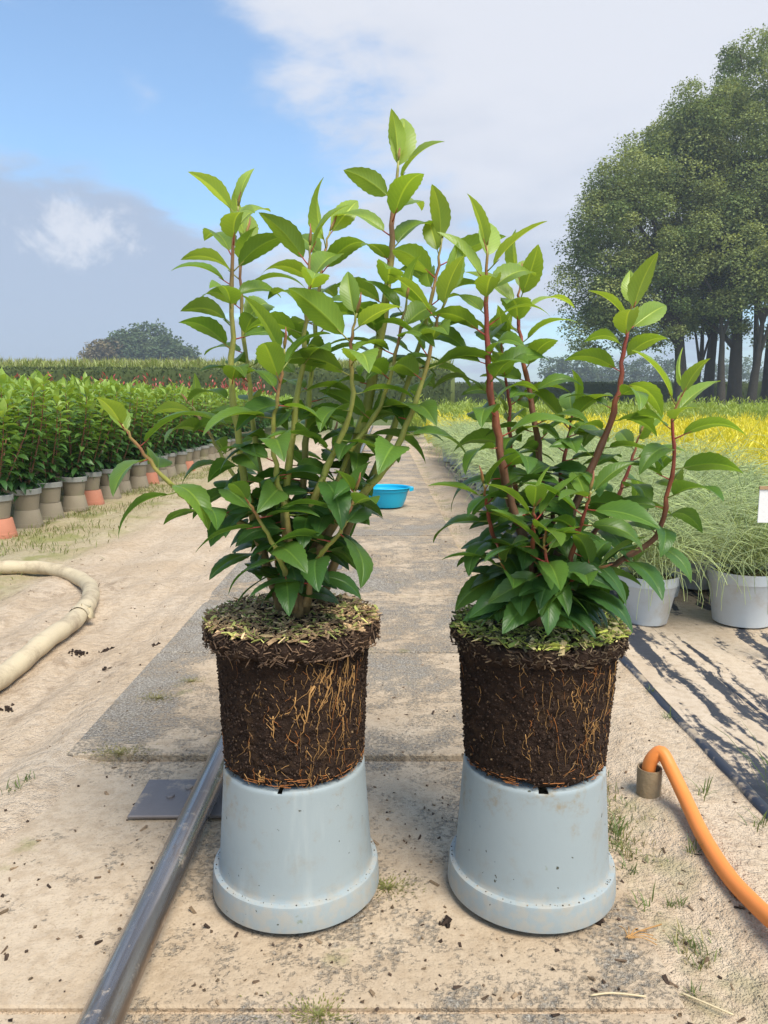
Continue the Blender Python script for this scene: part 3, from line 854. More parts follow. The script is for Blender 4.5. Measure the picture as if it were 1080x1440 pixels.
def laurel_foliage(seed, nst=7, H=.66, W_=.23, leafL=.105, n=3, per=36, step=None):
    r = random.Random(seed); b = MB(); sb = MB()
    for s in range(nst):
        a = 6.283 * s / nst + r.uniform(-.4, .4); ro = W_ * (r.uniform(.35, 1.0) if s else .1); h = H * r.uniform(.78, 1.08) * (1 if s else 1.05)
        pts = [Vector((0, 0, 0)), Vector((math.cos(a) * ro * .5, math.sin(a) * ro * .5, h * .35)), Vector((math.cos(a) * ro * .9, math.sin(a) * ro * .9, h * .7)), Vector((math.cos(a) * ro * 1.05, math.sin(a) * ro * 1.05, h))]
        P = spline(pts, 12); sb.tube(P, [.006 * (1 - k / 14) + .001 for k in range(13)], 4, 0, [lerp((.14, .09, .05), (.33, .10, .05), k / 12) for k in range(13)], False)
        az = r.uniform(0, 6)
        for i in range(per):
            u = .10 + .90 * i / (per - 1); k = min(int(u * 12), 11); p = P[k].lerp(P[k + 1], u * 12 - k); az += 2.4 + r.gauss(0, .3)
            left = (1 - u) * h; el = 1.0 * math.exp(-left / .03) + .25 - .75 * (1 - u) + r.gauss(0, .15)
            d = Vector((math.cos(az) * math.cos(el), math.sin(az) * math.cos(el), math.sin(el)))
            c = grad(LEAFCOL, min(1, max(0, u * .80 + .28 * math.exp(-left / .06) + r.gauss(0, .07)))); v = r.uniform(.85, 1.2)
            blade(b, p, d, leafL * r.uniform(.75, 1.15), leafL * .40, Vector((r.gauss(0, .25), r.gauss(0, .25), 1)), tuple(q * v for q in c), r.uniform(.5, 1.3), n)
    return b, sb


fol = []; stm = []
for s in range(4):
    b, sb = laurel_foliage(100 + s); fol.append(b.mesh('foliage', M['foliage'])); stm.append(sb.mesh('stems', M['bark']))


def small_pot_mesh():
    b = MB(); b.lathe([(.070, 0), (.086, .105), (.0865, .107)], 24)
    return b.mesh('pot', M['old_pot'], True, True)


def small_rim_mesh():
    b = MB(); b.lathe([(.0865, .104), (.0945, .106), (.0965, .138), (.0950, .141), (.088, .141), (.086, .120), (.0005, .120)], 24)
    return b.mesh('pot_rim', M['old_pot_rim'], True, True)


def inverted_mesh(m):
    b = MB(); b.lathe([(.098, 0), (.0985, .003), (.0945, .028), (.0925, .030), (.076, .112), (.073, .116), (.0005, .116)], 24)
    return b.mesh('upturned_pot', m, True, True)


potme, rimme = small_pot_mesh(), small_rim_mesh()
inv = {False: inverted_mesh(M['old_pot']), True: inverted_mesh(M['terracotta'])}
ORD = ['first', 'second', 'third', 'fourth', 'fifth', 'sixth', 'seventh', 'eighth', 'ninth', 'tenth', 'eleventh', 'twelfth', 'thirteenth', 'fourteenth', 'fifteenth', 'sixteenth', 'seventeenth', 'eighteenth', 'nineteenth', 'twentieth']
terra = {0, 4, 8, 12}
ROWX, Y0, SP = -2.33, 4.58, .375
r = random.Random(21)
for i in range(20):
    y = Y0 + SP * i + r.uniform(-.02, .02); x = ROWX + r.uniform(-.015, .015); z = gz(x, y) - .004
    tc = i in terra
    up = obj('upturned_pot', inv[tc], None, (x + (.01 if tc else 0), y, z),
             ('faded terracotta pot upside down under the %s plant of the front left row' if tc else 'earthy brown pot upside down under the %s plant of the front left row') % ORD[i], 'pot', 'upturned pots under the front left row')
    root = thing('potted_laurel', 'potted laurel standing %s from the left in the row facing the sand' % ORD[i], 'potted shrub', (x, y, z + .1175), r.uniform(0, 6.28), 'potted laurels of the front left row')
    root.rotation_euler = (r.uniform(-.03, .03), r.uniform(-.03, .03), r.uniform(0, 6.28))
    po = obj('pot', potme, root); obj('pot_rim', rimme, po)
    k = i % 4; obj('stems', stm[k], root, (0, 0, .10)); obj('foliage', fol[k], root, (0, 0, .10), kind='stuff')
    root.scale = (1, 1, 1)
n = 0
cand = []
for row in range(1, 40):
    for i in range(-4, 60):
        y = Y0 + .40 * i + r.uniform(-.06, .06); x = ROWX - .38 * row + r.uniform(-.05, .05)
        if y > 24 or y < 3.8 or x < -.53 * y - .45: continue
        cand.append((y, x))
cand.sort(key=lambda q: q[0] + .2 * abs(q[1]))
lowb, lows = laurel_foliage(300, 6, .66, .24, .13, 2, 16)
lowf = lowb.mesh('foliage', M['foliage'])
for y, x in cand[:280]:
    root = thing('potted_laurel', 'one of the potted laurels in the dense block behind the front row', 'potted shrub', (x, y, .10), r.uniform(0, 6.28), 'laurels massed behind the front left row')
    s = r.uniform(.92, 1.10); root.scale = (s, s, s * r.uniform(.95, 1.05))
    k = r.randrange(4)
    obj('pot', potme, root); obj('stems', stm[k], root, (0, 0, .10)); obj('foliage', fol[k], root, (0, 0, .10), kind='stuff')
fb = MB()
for y, x in cand[280:]:
    a = r.uniform(0, 6.28); ca, sa = math.cos(a), math.sin(a); s = r.uniform(.92, 1.1); i = len(fb.v)
    fb.v += [(x + (vx * ca - vy * sa) * s, y + (vx * sa + vy * ca) * s, .2 + vz * s) for vx, vy, vz in lowb.v]; fb.c += lowb.c
    fb.f += [tuple(i + q for q in f) for f in lowb.f]; fb.m += lowb.m
if fb.f: obj('laurel_field', fb.mesh('laurel_field', M['foliage']), None, (0, 0, 0), 'far rows of laurels running together into one green mass', 'shrubs', None, 'stuff')


def feather_mesh(seed, H, W_, nsp, cols, bl, bw, dense=10, upr=.8):
    """upright feathery shrub of many small sprays"""
    r = random.Random(seed); b = MB()
    for s in range(nsp):
        a = r.uniform(0, 6.283); ro = W_ * math.sqrt(r.random()); h = H * (1 - .45 * (ro / W_) ** 2) * r.uniform(.7, 1.1)
        base = Vector((math.cos(a) * ro * .45, math.sin(a) * ro * .45, H * .05)); tip = Vector((math.cos(a) * ro, math.sin(a) * ro, h))
        for i in range(dense):
            u = .25 + .75 * i / dense; p = base.lerp(tip, u); az = r.uniform(0, 6.28); el = upr + r.gauss(0, .25)
            d = Vector((math.cos(az) * math.cos(el), math.sin(az) * math.cos(el), math.sin(el)))
            c = lerp(cols[0], cols[1], min(1, max(0, u + r.gauss(0, .2)))); blade(b, p, d, bl * r.uniform(.7, 1.2), bw, Vector((r.gauss(0, .5), r.gauss(0, .5), 1)), c, .2, 2)
    return b


# golden and green conifers on the right
gold = [feather_mesh(400 + i, .62, .24, 85, [(.40, .43, .05), (.76, .66, .05)], .060, .011, 12).mesh('foliage', M['foliage']) for i in range(3)]
green = [feather_mesh(420 + i, .80, .30, 50, [(.18, .26, .05), (.34, .42, .07)], .10, .022, 9).mesh('foliage', M['foliage']) for i in range(3)]
c = []
for i in range(60):
    for j in range(60):
        y = 3.9 + .42 * j + r.uniform(-.07, .07); x = .95 + .42 * i + r.uniform(-.07, .07)
        if x < .56 * y + .3 and y < 13.6 and (x > 2.0 or y > 11.3): c.append((y, x))
c.sort(); print('gold', len(c))
for y, x in c[:300]:
    o = obj('golden_conifer', r.choice(gold), None, (x, y, -.02), 'one of the golden yellow feathery conifers massed in the right field', 'shrub', 'golden conifers in the right field')
    o.rotation_euler[2] = r.uniform(0, 6.28); s = r.uniform(.85, 1.08); o.scale = (s, s, s)
c = []
for i in range(60):
    for j in range(40):
        y = 15 + .85 * j + r.uniform(-.15, .15); x = .8 + .75 * i + r.uniform(-.15, .15)
        if x < .56 * y + .5 and y < 34: c.append((y, x))
c.sort(); print('green', len(c))
for y, x in c[:300]:
    o = obj('green_conifer', r.choice(green), None, (x, y, -.02), 'one of the soft green conifers in rows behind the golden ones', 'shrub', 'green conifers behind the golden ones')
    o.rotation_euler[2] = r.uniform(0, 6.28); s = r.uniform(.9, 1.15); o.scale = (s, s, s)


# brooms: thin arching green rods in grey pots
def broom_mesh(seed, H, nst, thick=.0011):
    r = random.Random(seed); b = MB()
    for s in range(nst):
        a = r.uniform(0, 6.283); sp_ = r.uniform(.05, 1) ** .7; L = H * r.uniform(.55, 1.15); el = 1.45 - .75 * sp_
        p = Vector((r.gauss(0, .02), r.gauss(0, .02), 0)); pts = [p]; az = a; n = 9; curl = r.uniform(.05, .30)
        base_h = r.uniform(0, .3) * H
        if base_h > .02:
            p = p + Vector((math.cos(a) * .05, math.sin(a) * .05, base_h)) * r.uniform(.7, 1.1); pts = [p]
        for k in range(n):
            az += r.gauss(0, .12); el -= curl * (.5 + k / n)
            p = p + Vector((math.cos(az) * math.cos(el), math.sin(az) * math.cos(el), math.sin(el))) * (L / n); pts.append(p)
        v = r.uniform(.8, 1.25); c0 = lerp((.36, .44, .22), (.60, .68, .33), r.random()); c0 = tuple(q * v for q in c0)
        b.tube(pts, [thick * (1.2 - .6 * k / n) for k in range(n + 1)], 3, 0, [c0] * (n + 1), False)
        for q in range(2):
            k = r.randrange(2, 7); a2 = r.uniform(0, 6.28); e2 = r.uniform(.1, 1.1); pp = pts[k]; ps = [pp]
            for w in range(4):
                e2 -= .22; pp = pp + Vector((math.cos(a2) * math.cos(e2), math.sin(a2) * math.cos(e2), math.sin(e2))) * (L * .09); ps.append(pp)
            b.tube(ps, thick * .75, 3, 0, [c0] * 5, False)
    return b.mesh('rods', M['foliage'])


brm = [broom_mesh(500 + i, .42, 330, .0013) for i in range(3)]
brf = [broom_mesh(510 + i, .42, 170, .0020) for i in range(2)]


def grey_pot(r1, r0, h):
    b = MB(); b.lathe([(.0005, .001), (r0 * .95, .001), (r0, .004), (r1 * .955, h * .80), (r1 * .96, h * .805), (r1 * .99, h * .81), (r1, h * .98), (r1 * .995, h), (r1 * .96, h), (r1 * .94, h * .93)], 40)
    return b.mesh('pot', M['grey_pot'], True, True)


def pot_soil(r1, h):
    b = MB(); b.lathe([(r1 * .95, h * .90), (r1 * .6, h * .93), (.0005, h * .94)], 24); return b.mesh('compost', M['compost'])


gp1, gs1 = grey_pot(.106, .073, .178), pot_soil(.106, .178)
gp2, gs2 = grey_pot(.124, .098, .195), pot_soil(.124, .195)


def broom(x, y, label, big, scale, k, pots=True, mesh=None, group=None):
    root = thing('potted_broom', label, 'potted shrub', (x, y, .006), r.uniform(0, 6.28), group or 'brooms in grey pots on the black cloth')
    h = .195 if big else .178
    if pots:
        po = obj('pot', gp2 if big else gp1, root); obj('compost', gs2 if big else gs1, po)
    rd = obj('rods', mesh or brm[k % 3], root, (0, 0, h * .92), kind='stuff'); rd.scale = (scale,) * 3
    return root


p1 = G(908, 876, 0); p2 = G(1042, 876, 0)
broom(p1.x, p1.y, 'smaller front broom in pale grey pot nearest the right root ball', False, .95, 0)
broom(p2.x, p2.y, 'larger front broom in wide grey pot at the right edge', True, 1.05, 1)
broom(1.12, 3.12, 'broom in shaded grey pot between and behind the two front pots', True, 1.05, 2)
bc = []
for j in range(32):
    for i in range(6):
        y = 3.0 + .28 * j + r.uniform(-.05, .05); x = .93 + .29 * i + (.14 if j % 2 else 0) + r.uniform(-.04, .04)
        if x < min(.54 * y + .15, 1.85) and y < 11 and (x - 1.12) ** 2 + (y - 3.12) ** 2 > .05 and (x - p2.x) ** 2 + (y - p2.y) ** 2 > .07: bc.append((y, x))
bc.sort(); print('brooms', len(bc))
front = [q for q in bc if q[1] < 1.06 and q[0] > 3.0][:8]
for j, (y, x) in enumerate(bc[:300]):
    broom(x, y, ('%s broom behind the smaller front pot, in the row along the sand strip' % ORD[front.index((y, x))]) if (y, x) in front else 'one of the wispy green brooms massed behind the front grey pots', j % 3 == 0, r.uniform(.9, 1.1), j, y < 6 or x < 1.3, None if y < 5.2 else brf[j % 2], 'brooms massed on the right')
# white plant label at the right edge
lp = AT(1091, 712, 2.3)
lab = thing('plant_label', 'white card with a tan top strip among the brooms at the right edge', 'plant label', (lp.x, lp.y, 0), R(-6))
b = MB(); b.box((0, 0, lp.z), (.10, .004, .10)); obj('card', b.mesh('card', M['white_card'], False), lab)
b = MB(); b.box((.036, .006, lp.z / 2 + .03), (.022, .008, lp.z + .06)); obj('stake', b.mesh('stake', M['wood'], False), lab)
b = MB(); b.box((0, -.001, lp.z + .056), (.102, .008, .010)); obj('top_strip', b.mesh('top_strip', M['wood'], False), lab)

# ------------------------------------------------------------------ red row, hedges, maize
red = [feather_mesh(440 + i, 1.76, .55, 30, [(.18, .09, .05), (.50, .09, .08)], .16, .06, 7).mesh('foliage', M['foliage']) for i in range(2)]
for i in range(34):
    x = -17.5 + .40 * i + r.uniform(-.08, .08)
    o = obj('red_shrub', red[i % 2], None, (x, 26.5 + r.uniform(-.4, .4), -.02), 'one of the red leaved shrubs in the row before the clipped hedge', 'shrub', 'red shrubs before the hedge'); o.rotation_euler[2] = r.uniform(0, 6.28)
    s = r.uniform(.9, 1.06); o.scale = (s, s, s)


def hedge(x0, x1, y0, y1, H, D, label, seed):
    rr = random.Random(seed); b = MB(); L = math.hypot(x1 - x0, y1 - y0); ux = Vector(((x1 - x0) / L, (y1 - y0) / L, 0)); nx = Vector((ux.y, -ux.x, 0))
    root = thing('clipped_hedge', label, 'hedge', (x0, y0, 0))
    n = int(L / .5); rows = []
    for i in range(n + 1):
        s = L * i / n; row = []
        for (o_, z) in [(D, -.05), (D, H * .3), (D, H * .6), (D, H - .1), (D * .8, H), (-D * .8, H), (-D, H - .1), (-D, 0)]:
            d = .06 * noise.noise(Vector((s * .8, z * 2, o_)));  row.append(ux * s + nx * (o_ + d) + Vector((0, 0, z + (d if z > .5 else 0))))
        rows.append(row)
    b.col = (.09, .115, .04); b.grid(rows); obj('core', b.mesh('core', M['tree_leaf']), root)
    b = MB()
    for i in range(int(L * 260)):
        s = rr.uniform(0, L); q = rr.random()
        if q < .72: o_, z = D + rr.uniform(-.02, .05), rr.uniform(.3, H)
        else: o_, z = rr.uniform(-D, D), H + rr.uniform(-.03, .05)
        p = ux * s + nx * o_ + Vector((0, 0, z)); a = rr.uniform(0, 6.28); d = Vector((math.cos(a) * .6, math.sin(a) * .6, rr.uniform(.1, 1))).normalized()
        v = rr.uniform(.7, 1.4) * (1 + .25 * noise.noise(Vector((s * .25, z * .3, 0)))); blade(b, p, d, .13, .07, Vector((rr.gauss(0, .6), rr.gauss(0, .6), 1)), (.10 * v, .125 * v, .045 * v), .2, 2)
    obj('leaves', b.mesh('leaves', M['tree_leaf']), root, kind='stuff')


hedge(-30, 3, 33, 36, 2.18, .5, 'long dark clipped hedge behind the red shrubs on the left', 1)
hedge(4, 40, 64, 62, 2.25, .7, 'far clipped hedge on the right before the big trees', 2)
b = MB(); rr = random.Random(3)
for i in range(7000):
    x = rr.uniform(-38, 4); y = rr.uniform(44, 56); h = 3.12 + rr.gauss(0, .10) + .03 * (y - 44)
    p = Vector((x, y, h - .75)); v = rr.uniform(.8, 1.3)
    for k in range(3):
        a = rr.uniform(0, 6.28); d = Vector((math.cos(a) * .5, math.sin(a) * .5, .9)).normalized()
        blade(b, p + Vector((0, 0, rr.uniform(0, .35))), d, .55, .07, Vector((0, 0, 1)), (.30 * v, .34 * v, .09 * v), 1.1, 2)
    blade(b, p + Vector((0, 0, .45)), Vector((rr.gauss(0, .12), rr.gauss(0, .12), 1)).normalized(), .40, .05, Vector((1, 0, 0)), (.5 * v, .44 * v, .2 * v), .2, 2)
b.col = (.17, .2, .05); b.box((-17, 50, 1.25), (42, 12, 2.5))
obj('maize_field', b.mesh('maize_field', M['foliage']), None, (0, 0, 0), 'pale tasselled maize standing above the left clipped hedge', 'crop', None, 'stuff')


# ------------------------------------------------------------------ trees
def tree(name, label, base, lobes, H, trunk_r, seed, nclump, leaf, cols, group, limbs=9, clump_r=(.7, 1.35), per=330, trunk_frac=.5):
    r = random.Random(seed); root = thing(name, label, 'tree', base, 0, group)
    tb = MB(); top = Vector((r.uniform(-.5, .5), r.uniform(-.5, .5), H * .8)); tp = []
    n = 10
    for k in range(n + 1):
        u = k / n; tp.append(top * u + Vector((noise.noise(Vector((u * 3, seed, 0))) * .35 * u, noise.noise(Vector((u * 3, seed, 5))) * .35 * u, -.15 if k == 0 else 0)))
    tb.tube(tp, [trunk_r * (1.35 if k == 0 else 1 - .85 * k / n) for k in range(n + 1)], 10)
    clumps = []
    tot = sum(l[3] * l[4] for l in lobes)
    for (cx, cy, cz, rx, rz) in lobes:
        for i in range(max(8, int(nclump * rx * rz / tot))):
            d = Vector((r.gauss(0, 1), r.gauss(0, 1), r.gauss(0, 1))).normalized(); q = r.uniform(.35, 1) ** .30
            p = Vector((cx + d.x * rx * q, cy + d.y * rx * q, cz + d.z * rz * q)); clumps.append((p, q))
    for i in range(limbs):
        p, q = r.choice(clumps); k = r.randrange(3, n - 1); s = tp[k]
        if p.z < s.z - 1.5: continue
        m1 = s.lerp(p, .45) + Vector((0, 0, .12 * (p - s).length)); L = spline([s, m1, p], 6)
        tb.tube(L, [trunk_r * .42 * (1 - .85 * w / 6) for w in range(7)], 6)
    obj('trunk', tb.mesh('trunk', M['trunk']), root)
    b = MB()
    for p, q in clumps:
        cr = r.uniform(*clump_r); cc = lerp(cols[0], cols[1], r.random()); fl = r.uniform(.55, .85)
        for i in range(per):
            d = Vector((r.gauss(0, 1), r.gauss(0, 1), r.gauss(.35, 1))).normalized(); q_ = r.uniform(.3, 1) ** .5
            nn = 1 + .35 * noise.noise(p + d * 2.2)
            o_ = p + Vector((d.x, d.y, d.z * fl)) * (cr * q_ * nn)
            v = r.uniform(.75, 1.3); a = r.uniform(0, 6.28); e = r.gauss(-.1, .5)
            dr = Vector((math.cos(a) * math.cos(e), math.sin(a) * math.cos(e), math.sin(e)))
            y = (Vector((r.gauss(0, .5), r.gauss(0, .5), .8)) + d * .8).cross(dr)
            if y.length < .05: continue
            y.normalize(); L = leaf * r.uniform(.6, 1.25); b.col = tuple(w * v for w in cc)
            b.face([o_, o_ + dr * L * .5 + y * L * .33, o_ + dr * L, o_ + dr * L * .5 - y * L * .33])
    obj('crown', b.mesh('crown', M['tree_leaf']), root, kind=None)
    return root


OAK = [(.13, .18, .065), (.33, .36, .14)]
def base_at(px, Y): return Vector(((px - 540) / F * Y * .995, Y, 0))
# lobes are (x, y, z, horizontal radius, vertical radius) from the trunk foot, in metres
def lob(px, py, Y, foot, rx, rz, dy=0):
    p = AT(px, py, Y + dy); return (p.x - foot.x, p.y - foot.y, p.z, rx, rz)

Yt = 50
f1 = base_at(955, Yt); f2 = base_at(992, Yt + 5); f3 = base_at(1030, Yt + 1); f4 = base_at(1078, Yt + 4); f5 = base_at(1180, Yt)
tree('broadleaf_tree', 'leftmost of the big trees, its low crown reaching furthest left', f1,
     [lob(880, 345, Yt, f1, 3.6, 3.6), lob(845, 400, Yt, f1, 2.5, 2.8), lob(905, 430, Yt, f1, 3.2, 2.6), lob(835, 470, Yt, f1, 1.5, 1.3), lob(890, 265, Yt, f1, 2.3, 2.5), lob(860, 320, Yt, f1, 2.0, 2.6)], 13, .48, 1, 230, .17, OAK, 'big trees on the right')
tree('broadleaf_tree', 'big tree just right of the leftmost, its rounded crown a step higher', f2,
     [lob(940, 290, f2.y, f2, 3.8, 4.6), lob(925, 225, f2.y, f2, 2.3, 2.2), lob(960, 400, f2.y, f2, 4.4, 3.6), lob(968, 215, f2.y, f2, 2.4, 3.2)], 15, .45, 2, 230, .17, OAK, 'big trees on the right')
tree('broadleaf_tree', 'middle tree of the big right grove, its crown below the tallest', f3,
     [lob(1000, 250, f3.y, f3, 3.8, 5.0), lob(1000, 160, f3.y, f3, 2.0, 2.6), lob(1010, 390, f3.y, f3, 4.2, 3.6), lob(985, 190, f3.y, f3, 1.8, 2.6), lob(1020, 320, f3.y, f3, 4, 4)], 17, .5, 3, 250, .17, OAK, 'big trees on the right')
tree('broadleaf_tree', 'tallest big tree, its top near the right edge of the picture', f4,
     [lob(1060, 190, f4.y, f4, 3.8, 5.0), lob(1070, 115, f4.y, f4, 2.8, 2.8), lob(1045, 125, f4.y, f4, 1.6, 2.4), lob(1065, 330, f4.y, f4, 4.6, 4.6), lob(1095, 250, f4.y, f4, 4.4, 6), lob(1075, 430, f4.y, f4, 4.0, 2.6)], 20, .55, 4, 300, .17, OAK, 'big trees on the right')
tree('broadleaf_tree', 'big tree cut off by the right edge, right of the tallest', f5,
     [lob(1160, 150, Yt, f5, 4.6, 6.0), lob(1150, 300, Yt, f5, 4.6, 5.5), lob(1130, 420, Yt, f5, 4.2, 3.0), lob(1190, 380, Yt, f5, 4.5, 4.5)], 19, .5, 5, 200, .17, OAK, 'big trees on the right')
for k, (px, dy) in enumerate(((975, 2.5), (1012, -1), (1052, -.5))):
    f = base_at(px, Yt + dy)
    tree('broadleaf_tree', ['slim tree trunk standing just right of the leftmost big trunk', 'slim tree trunk at the middle of the right grove', 'slim tree trunk nearest the right end of the grove'][k], f,
         [lob(px + 5, 380 - 20 * k, Yt + dy, f, 3.2, 3.4)], 10, .26 + .04 * k, 20 + k, 50, .17, OAK, 'slim trees of the right grove', 6)

FAR = [(.08, .12, .06), (.13, .17, .08)]
FARB = [(.15, .12, .07), (.24, .19, .10)]
for k, (px, py, rr_, hh, c_, Y, lb) in enumerate([
        (150, 502, 4.2, 4.0, FARB, 150, 'low tan tree at the left end of the far group'), (187, 494, 5.0, 5.2, FAR, 152, 'far round tree left in the group beyond the maize'),
        (207, 491, 5.2, 5.6, FAR, 156, 'tallest far round tree in the group beyond the maize'), (232, 500, 3.6, 3.8, FAR, 150, 'far tree sloping off right in the group beyond the maize'), (256, 505, 2.4, 2.8, FAR, 148, 'smallest far tree at the right end of the group'),
        (800, 525, 7.0, 6.0, FAR, 190, 'hazy far tree showing left below the big tree crown'), (850, 532, 8.0, 5.0, FAR, 195, 'hazy far tree under the big grove crown'), (925, 528, 9.0, 6.0, FAR, 200, 'hazy far tree seen between the trunks of the grove'), (1040, 530, 9.0, 6.0, FAR, 205, 'hazy far tree behind the right grove trunks')]):
    f = base_at(px, Y)
    tree('distant_tree', lb, f, [lob(px, py + 4, Y, f, rr_, hh), lob(px - 6, py + 16, Y, f, rr_ * .8, hh * .8), lob(px + 6, py + 14, Y, f, rr_ * .8, hh * .9)], AT(px, py, Y).z, .4, 40 + k, 110, .7, c_, 'trees far beyond the fields', 4, (1.2, 2.2), 60)

# ------------------------------------------------------------------ small growth and litter on the ground
def tuft_mesh(seed, n, L, w, spread, colr):
    r = random.Random(seed); b = MB()
    for i in range(n):
        a = r.uniform(0, 6.28); p = Vector((r.gauss(0, spread), r.gauss(0, spread), -.006)); el = r.uniform(.6, 1.4)
        v = r.uniform(.7, 1.3); blade(b, p, Vector((math.cos(a) * math.cos(el), math.sin(a) * math.cos(el), math.sin(el))), L * r.uniform(.5, 1.1), w, Vector((0, 0, 1)), tuple(q * v for q in colr), r.uniform(.4, 1.1), 3)
    return b


GR = (.13, .17, .05)
tufts = [tuft_mesh(600 + i, 14, .05, .0028, .010, GR).mesh('grass_tuft', M['foliage']) for i in range(3)]
big = tuft_mesh(610, 16, .16, .004, .012, (.10, .16, .04)).mesh('grass_tuft', M['foliage'])
TL = [((985, 1115), 1.0, 'small green grass tuft beside the bend of the orange hose'), ((968, 1140), .7, 'tiny grass tuft tucked under the orange hose'), ((862, 1165), 1.15, 'grass tuft at the slab edge right of the right pot'),
      ((870, 1185), .9, 'yellowing grass tuft at the slab edge below the taller one'), ((885, 1215), .8, 'short grass tuft by the right rim of the right pot'), ((975, 1195), .8, 'thin grass tuft just left of the orange hose'), ((1065, 1155), .9, 'grass tuft near the folded cloth edge at right'),
      ((985, 1325), .7, 'small green weed in the sand at lower right'), ((955, 1260), .55, 'tiny weed in the sand between slab and orange hose'), ((940, 1005), .7, 'weed in the sand beside the black cloth edge'), ((915, 970), .6, 'pale weed near the black cloth behind the right root ball'), ((978, 1385), .6, 'thin weed in the lower right corner of the sand'),
      ((20, 1110), .8, 'thin grass tuft in the sand left of the sanded slab'), ((40, 1098), .6, 'smaller grass tuft beside the thin one on the left sand'), ((940, 1260), .5, 'faint weed at the right edge of the front slab'), ((905, 1265), .9, 'mossy tuft in the gap at the corner of the front slab')]
for k, ((px, py), s, lb) in enumerate(TL):
    p = G(px, py); p.z = gz(p.x, p.y)
    o = obj('grass_tuft', tufts[k % 3], None, p, lb, 'grass', 'weeds in the sand'); o.scale = (s,) * 3; o.rotation_euler[2] = k
p = G(1092, 1120); p.z = .003
obj('grass_tuft', big, None, p, 'long bladed grass tuft leaning in at the right edge', 'grass', 'weeds in the sand').scale = (1.1, 1.1, 1.1)
# grassy strip before the left row
b = MB(); rr = random.Random(9)
for i in range(5200):
    y = rr.uniform(3.3, 12.5); x = -2.12 + abs(rr.gauss(0, .28)) * (1.15 if y < 5 else .8) - .15
    if noise.noise(Vector((x * 3, y * 2, 0))) < -.15 + .9 * (x + 2.1) * .5: continue
    a = rr.uniform(0, 6.28); el = rr.uniform(.4, 1.3); v = rr.uniform(.7, 1.3)
    blade(b, Vector((x, y, gz(x, y) - .004)), Vector((math.cos(a) * math.cos(el), math.sin(a) * math.cos(el), math.sin(el))), rr.uniform(.02, .06), .005, Vector((0, 0, 1)), (.20 * v, .215 * v, .07 * v), .7, 2)
obj('grass_strip', b.mesh('grass_strip', M['foliage']), None, (0, 0, 0), 'thin yellowish grass and moss along the foot of the left row', 'grass', None, 'stuff')
b = MB()
for i in range(2600):
    y = rr.uniform(.95, 2.3) if rr.random() < .7 else rr.uniform(2.3, 9); x = SR + .012 + abs(rr.gauss(0, .035 if y < 2.3 else .05))
    if noise.noise(Vector((x * 6, y * 4, 4))) < .02: continue
    a = rr.uniform(0, 6.28); el = rr.uniform(.3, 1.3); v = rr.uniform(.6, 1.4); c0 = (.15, .18, .055) if rr.random() < .6 else (.27, .235, .10)
    blade(b, Vector((x, y, gz(x, y) - .003)), Vector((math.cos(a) * math.cos(el), math.sin(a) * math.cos(el), math.sin(el))), rr.uniform(.008, .030), .0022, Vector((0, 0, 1)), tuple(q * v for q in c0), .7, 2)
obj('edge_weeds', b.mesh('edge_weeds', M['foliage']), None, (0, 0, 0), 'short moss and weeds along the right edge of the slabs', 'weeds', None, 'stuff')
# mossy clumps on the slabs
for k, ((px, py), s, lb) in enumerate((((167, 1060), 1.25, 'dry moss clump at the front edge of the raised slab'), ((222, 982), 1.0, 'flat yellowish moss patch on the slab left of the rail'), ((270, 958), .8, 'small moss patch on the slab beside the left root ball'), ((545, 1240), .9, 'green moss patch on the slab between the two upturned pots'), ((447, 1418), .9, 'olive moss patch in the front slab joint'))):
    r_ = random.Random(700 + k); b = MB()
    for i in range(420):
        a = r_.uniform(0, 6.28); q = abs(r_.gauss(0, .022)); el = r_.uniform(.1, 1.2); v = r_.uniform(.7, 1.4); c0 = (.26, .23, .09) if k < 3 else (.21, .21, .06)
        blade(b, Vector((math.cos(a) * q * 1.5, math.sin(a) * q, 0)), Vector((math.cos(a) * math.cos(el), math.sin(a) * math.cos(el), math.sin(el))), r_.uniform(.004, .010), .0018, Vector((0, 0, 1)), tuple(w * v for w in c0), .6, 2)
    p = G(px, py, 0); z = .0005 if p.y > 1.66 else -.0105
    obj('moss_patch', b.mesh('moss_patch', M['foliage']), None, (p.x, p.y, z), lb, 'moss', 'moss on the slabs', 'stuff').scale = (s, s, s * .4)
# crumbs, twigs and bits of bark lying about
b = MB(); rr = random.Random(4)
def surf(x, y):
    if SL < x < SR:
        return -.0105 if y < 1.66 else .0
    return gz(x, y)
def jit(a):
    b.v[-8:] = [tuple(q + rr.uniform(-a, a) for q in v) for v in b.v[-8:]]


from mathutils import Euler
for i in range(900):
    y = .85 + 5 * rr.random() ** 1.8; x = rr.uniform(-1.0, .42) * y * .52 / .52
    x = rr.uniform(-.52 * y - .05, min(.52 * y + .05, .75))
    if rr.random() < .3: x = rr.gauss(LX if rr.random() < .5 else RXX, .25); y = rr.gauss(1.25, .25)
    if (x - LX) ** 2 + (y - PY) ** 2 < .021 or (x - RXX) ** 2 + (y - PY) ** 2 < .021: continue
    if abs(x - RX) < .035: continue
    s = rr.uniform(.0014, .0042); v = rr.uniform(.5, 1.6); b.col = rr.choice([(.06 * v, .04 * v, .028 * v), (.12 * v, .08 * v, .05 * v), (.20 * v, .14 * v, .085 * v)])
    L = s * (rr.uniform(2, 5) if rr.random() < .35 else rr.uniform(.8, 1.4))
    b.box((x, y, surf(x, y) + s * .25), (L, s, s * .6), 0, Euler((rr.gauss(0, .3), rr.gauss(0, .3), rr.uniform(0, 6.28))).to_matrix()); jit(s * .35)
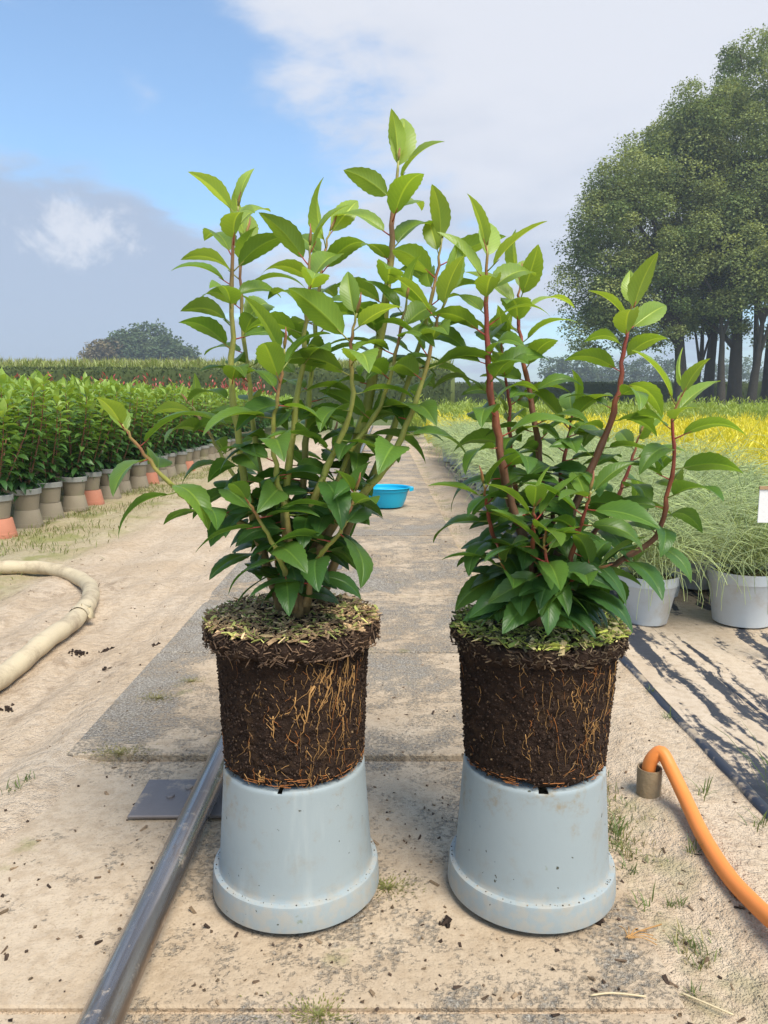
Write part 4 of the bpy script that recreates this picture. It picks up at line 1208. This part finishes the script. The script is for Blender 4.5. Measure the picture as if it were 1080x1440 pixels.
for (px, py, n_, sd) in ((110, 912, 40, .012), (150, 905, 14, .01), (92, 890, 12, .01), (625, 1290, 8, .004), (218, 905, 6, .006), (840, 1285, 10, .006), (815, 1293, 6, .004), (150, 935, 8, .008), (10, 985, 8, .01)):
    p = G(px, py)
    for i in range(n_):
        x, y = p.x + rr.gauss(0, sd), p.y + rr.gauss(0, sd); s = rr.uniform(.004, .010); v = rr.uniform(.5, 1.3); b.col = (.045 * v, .03 * v, .022 * v)
        b.box((x, y, surf(x, y) + s * .25), (s, s * .8, s * .6), 0, Euler((rr.uniform(0, 3), rr.uniform(0, 3), rr.uniform(0, 3))).to_matrix()); jit(s * .28)
obj('soil_crumbs', b.mesh('soil_crumbs', M['chips'], False), None, (0, 0, 0), 'dark soil crumbs and bark bits scattered over sand and slabs', 'soil', None, 'stuff')
# pale straw and torn root
p = G(830, 1400, -.008); b = MB(); b.tube(spline([Vector((0, 0, 0)), Vector((.03, .0, .004)), Vector((.075, -.004, .002))], 8), .0014, 5)
obj('straw_stalk', b.mesh('straw_stalk', M['straw']), None, p, 'pale straw stalk lying on the front slab at lower right', 'straw')
p = G(985, 1412, -.012); b = MB(); b.tube(spline([Vector((-.02, .015, .004)), Vector((.0, .0, .005)), Vector((.035, -.022, .003))], 8), .0014, 5)
obj('straw_stalk', b.mesh('straw_stalk', M['straw']), None, p, 'pale straw stalk at the slab edge in the lower right corner', 'straw')
p = G(884, 1322, -.008); b = MB()
for i in range(7):
    a = -.4 + .35 * i; b.tube(spline([Vector((0, 0, .002)), Vector((math.cos(a) * .02, math.sin(a) * .014, .008)), Vector((math.cos(a) * .042, math.sin(a) * .03, .001))], 6), .0008, 4)
b.tube(spline([Vector((-.004, .002, .003)), Vector((.02, .012, .006)), Vector((.06, .03, .004))], 6), .0013, 5)
obj('torn_root', b.mesh('torn_root', M['root']), None, p, 'torn orange root tuft on the slab right of the right pot', 'root')

# ------------------------------------------------------------------ the hazy air over the fields
b = MB(); b.box((0, 330, 14.5), (900, 860, 31))
m = bpy.data.materials.new('haze'); m.use_nodes = True; t = NT(m.node_tree); t.n.clear()
pv = t.node('ShaderNodeVolumePrincipled', Color=(.86, .92, 1.0), Density=HAZE, Anisotropy=.2)
t.l.new(pv.outputs[0], t.node('ShaderNodeOutputMaterial').inputs['Volume'])
obj('haze', b.mesh('haze', m, False), None, (0, 0, 0), 'thin pale morning haze over the fields', 'haze', None, 'stuff')
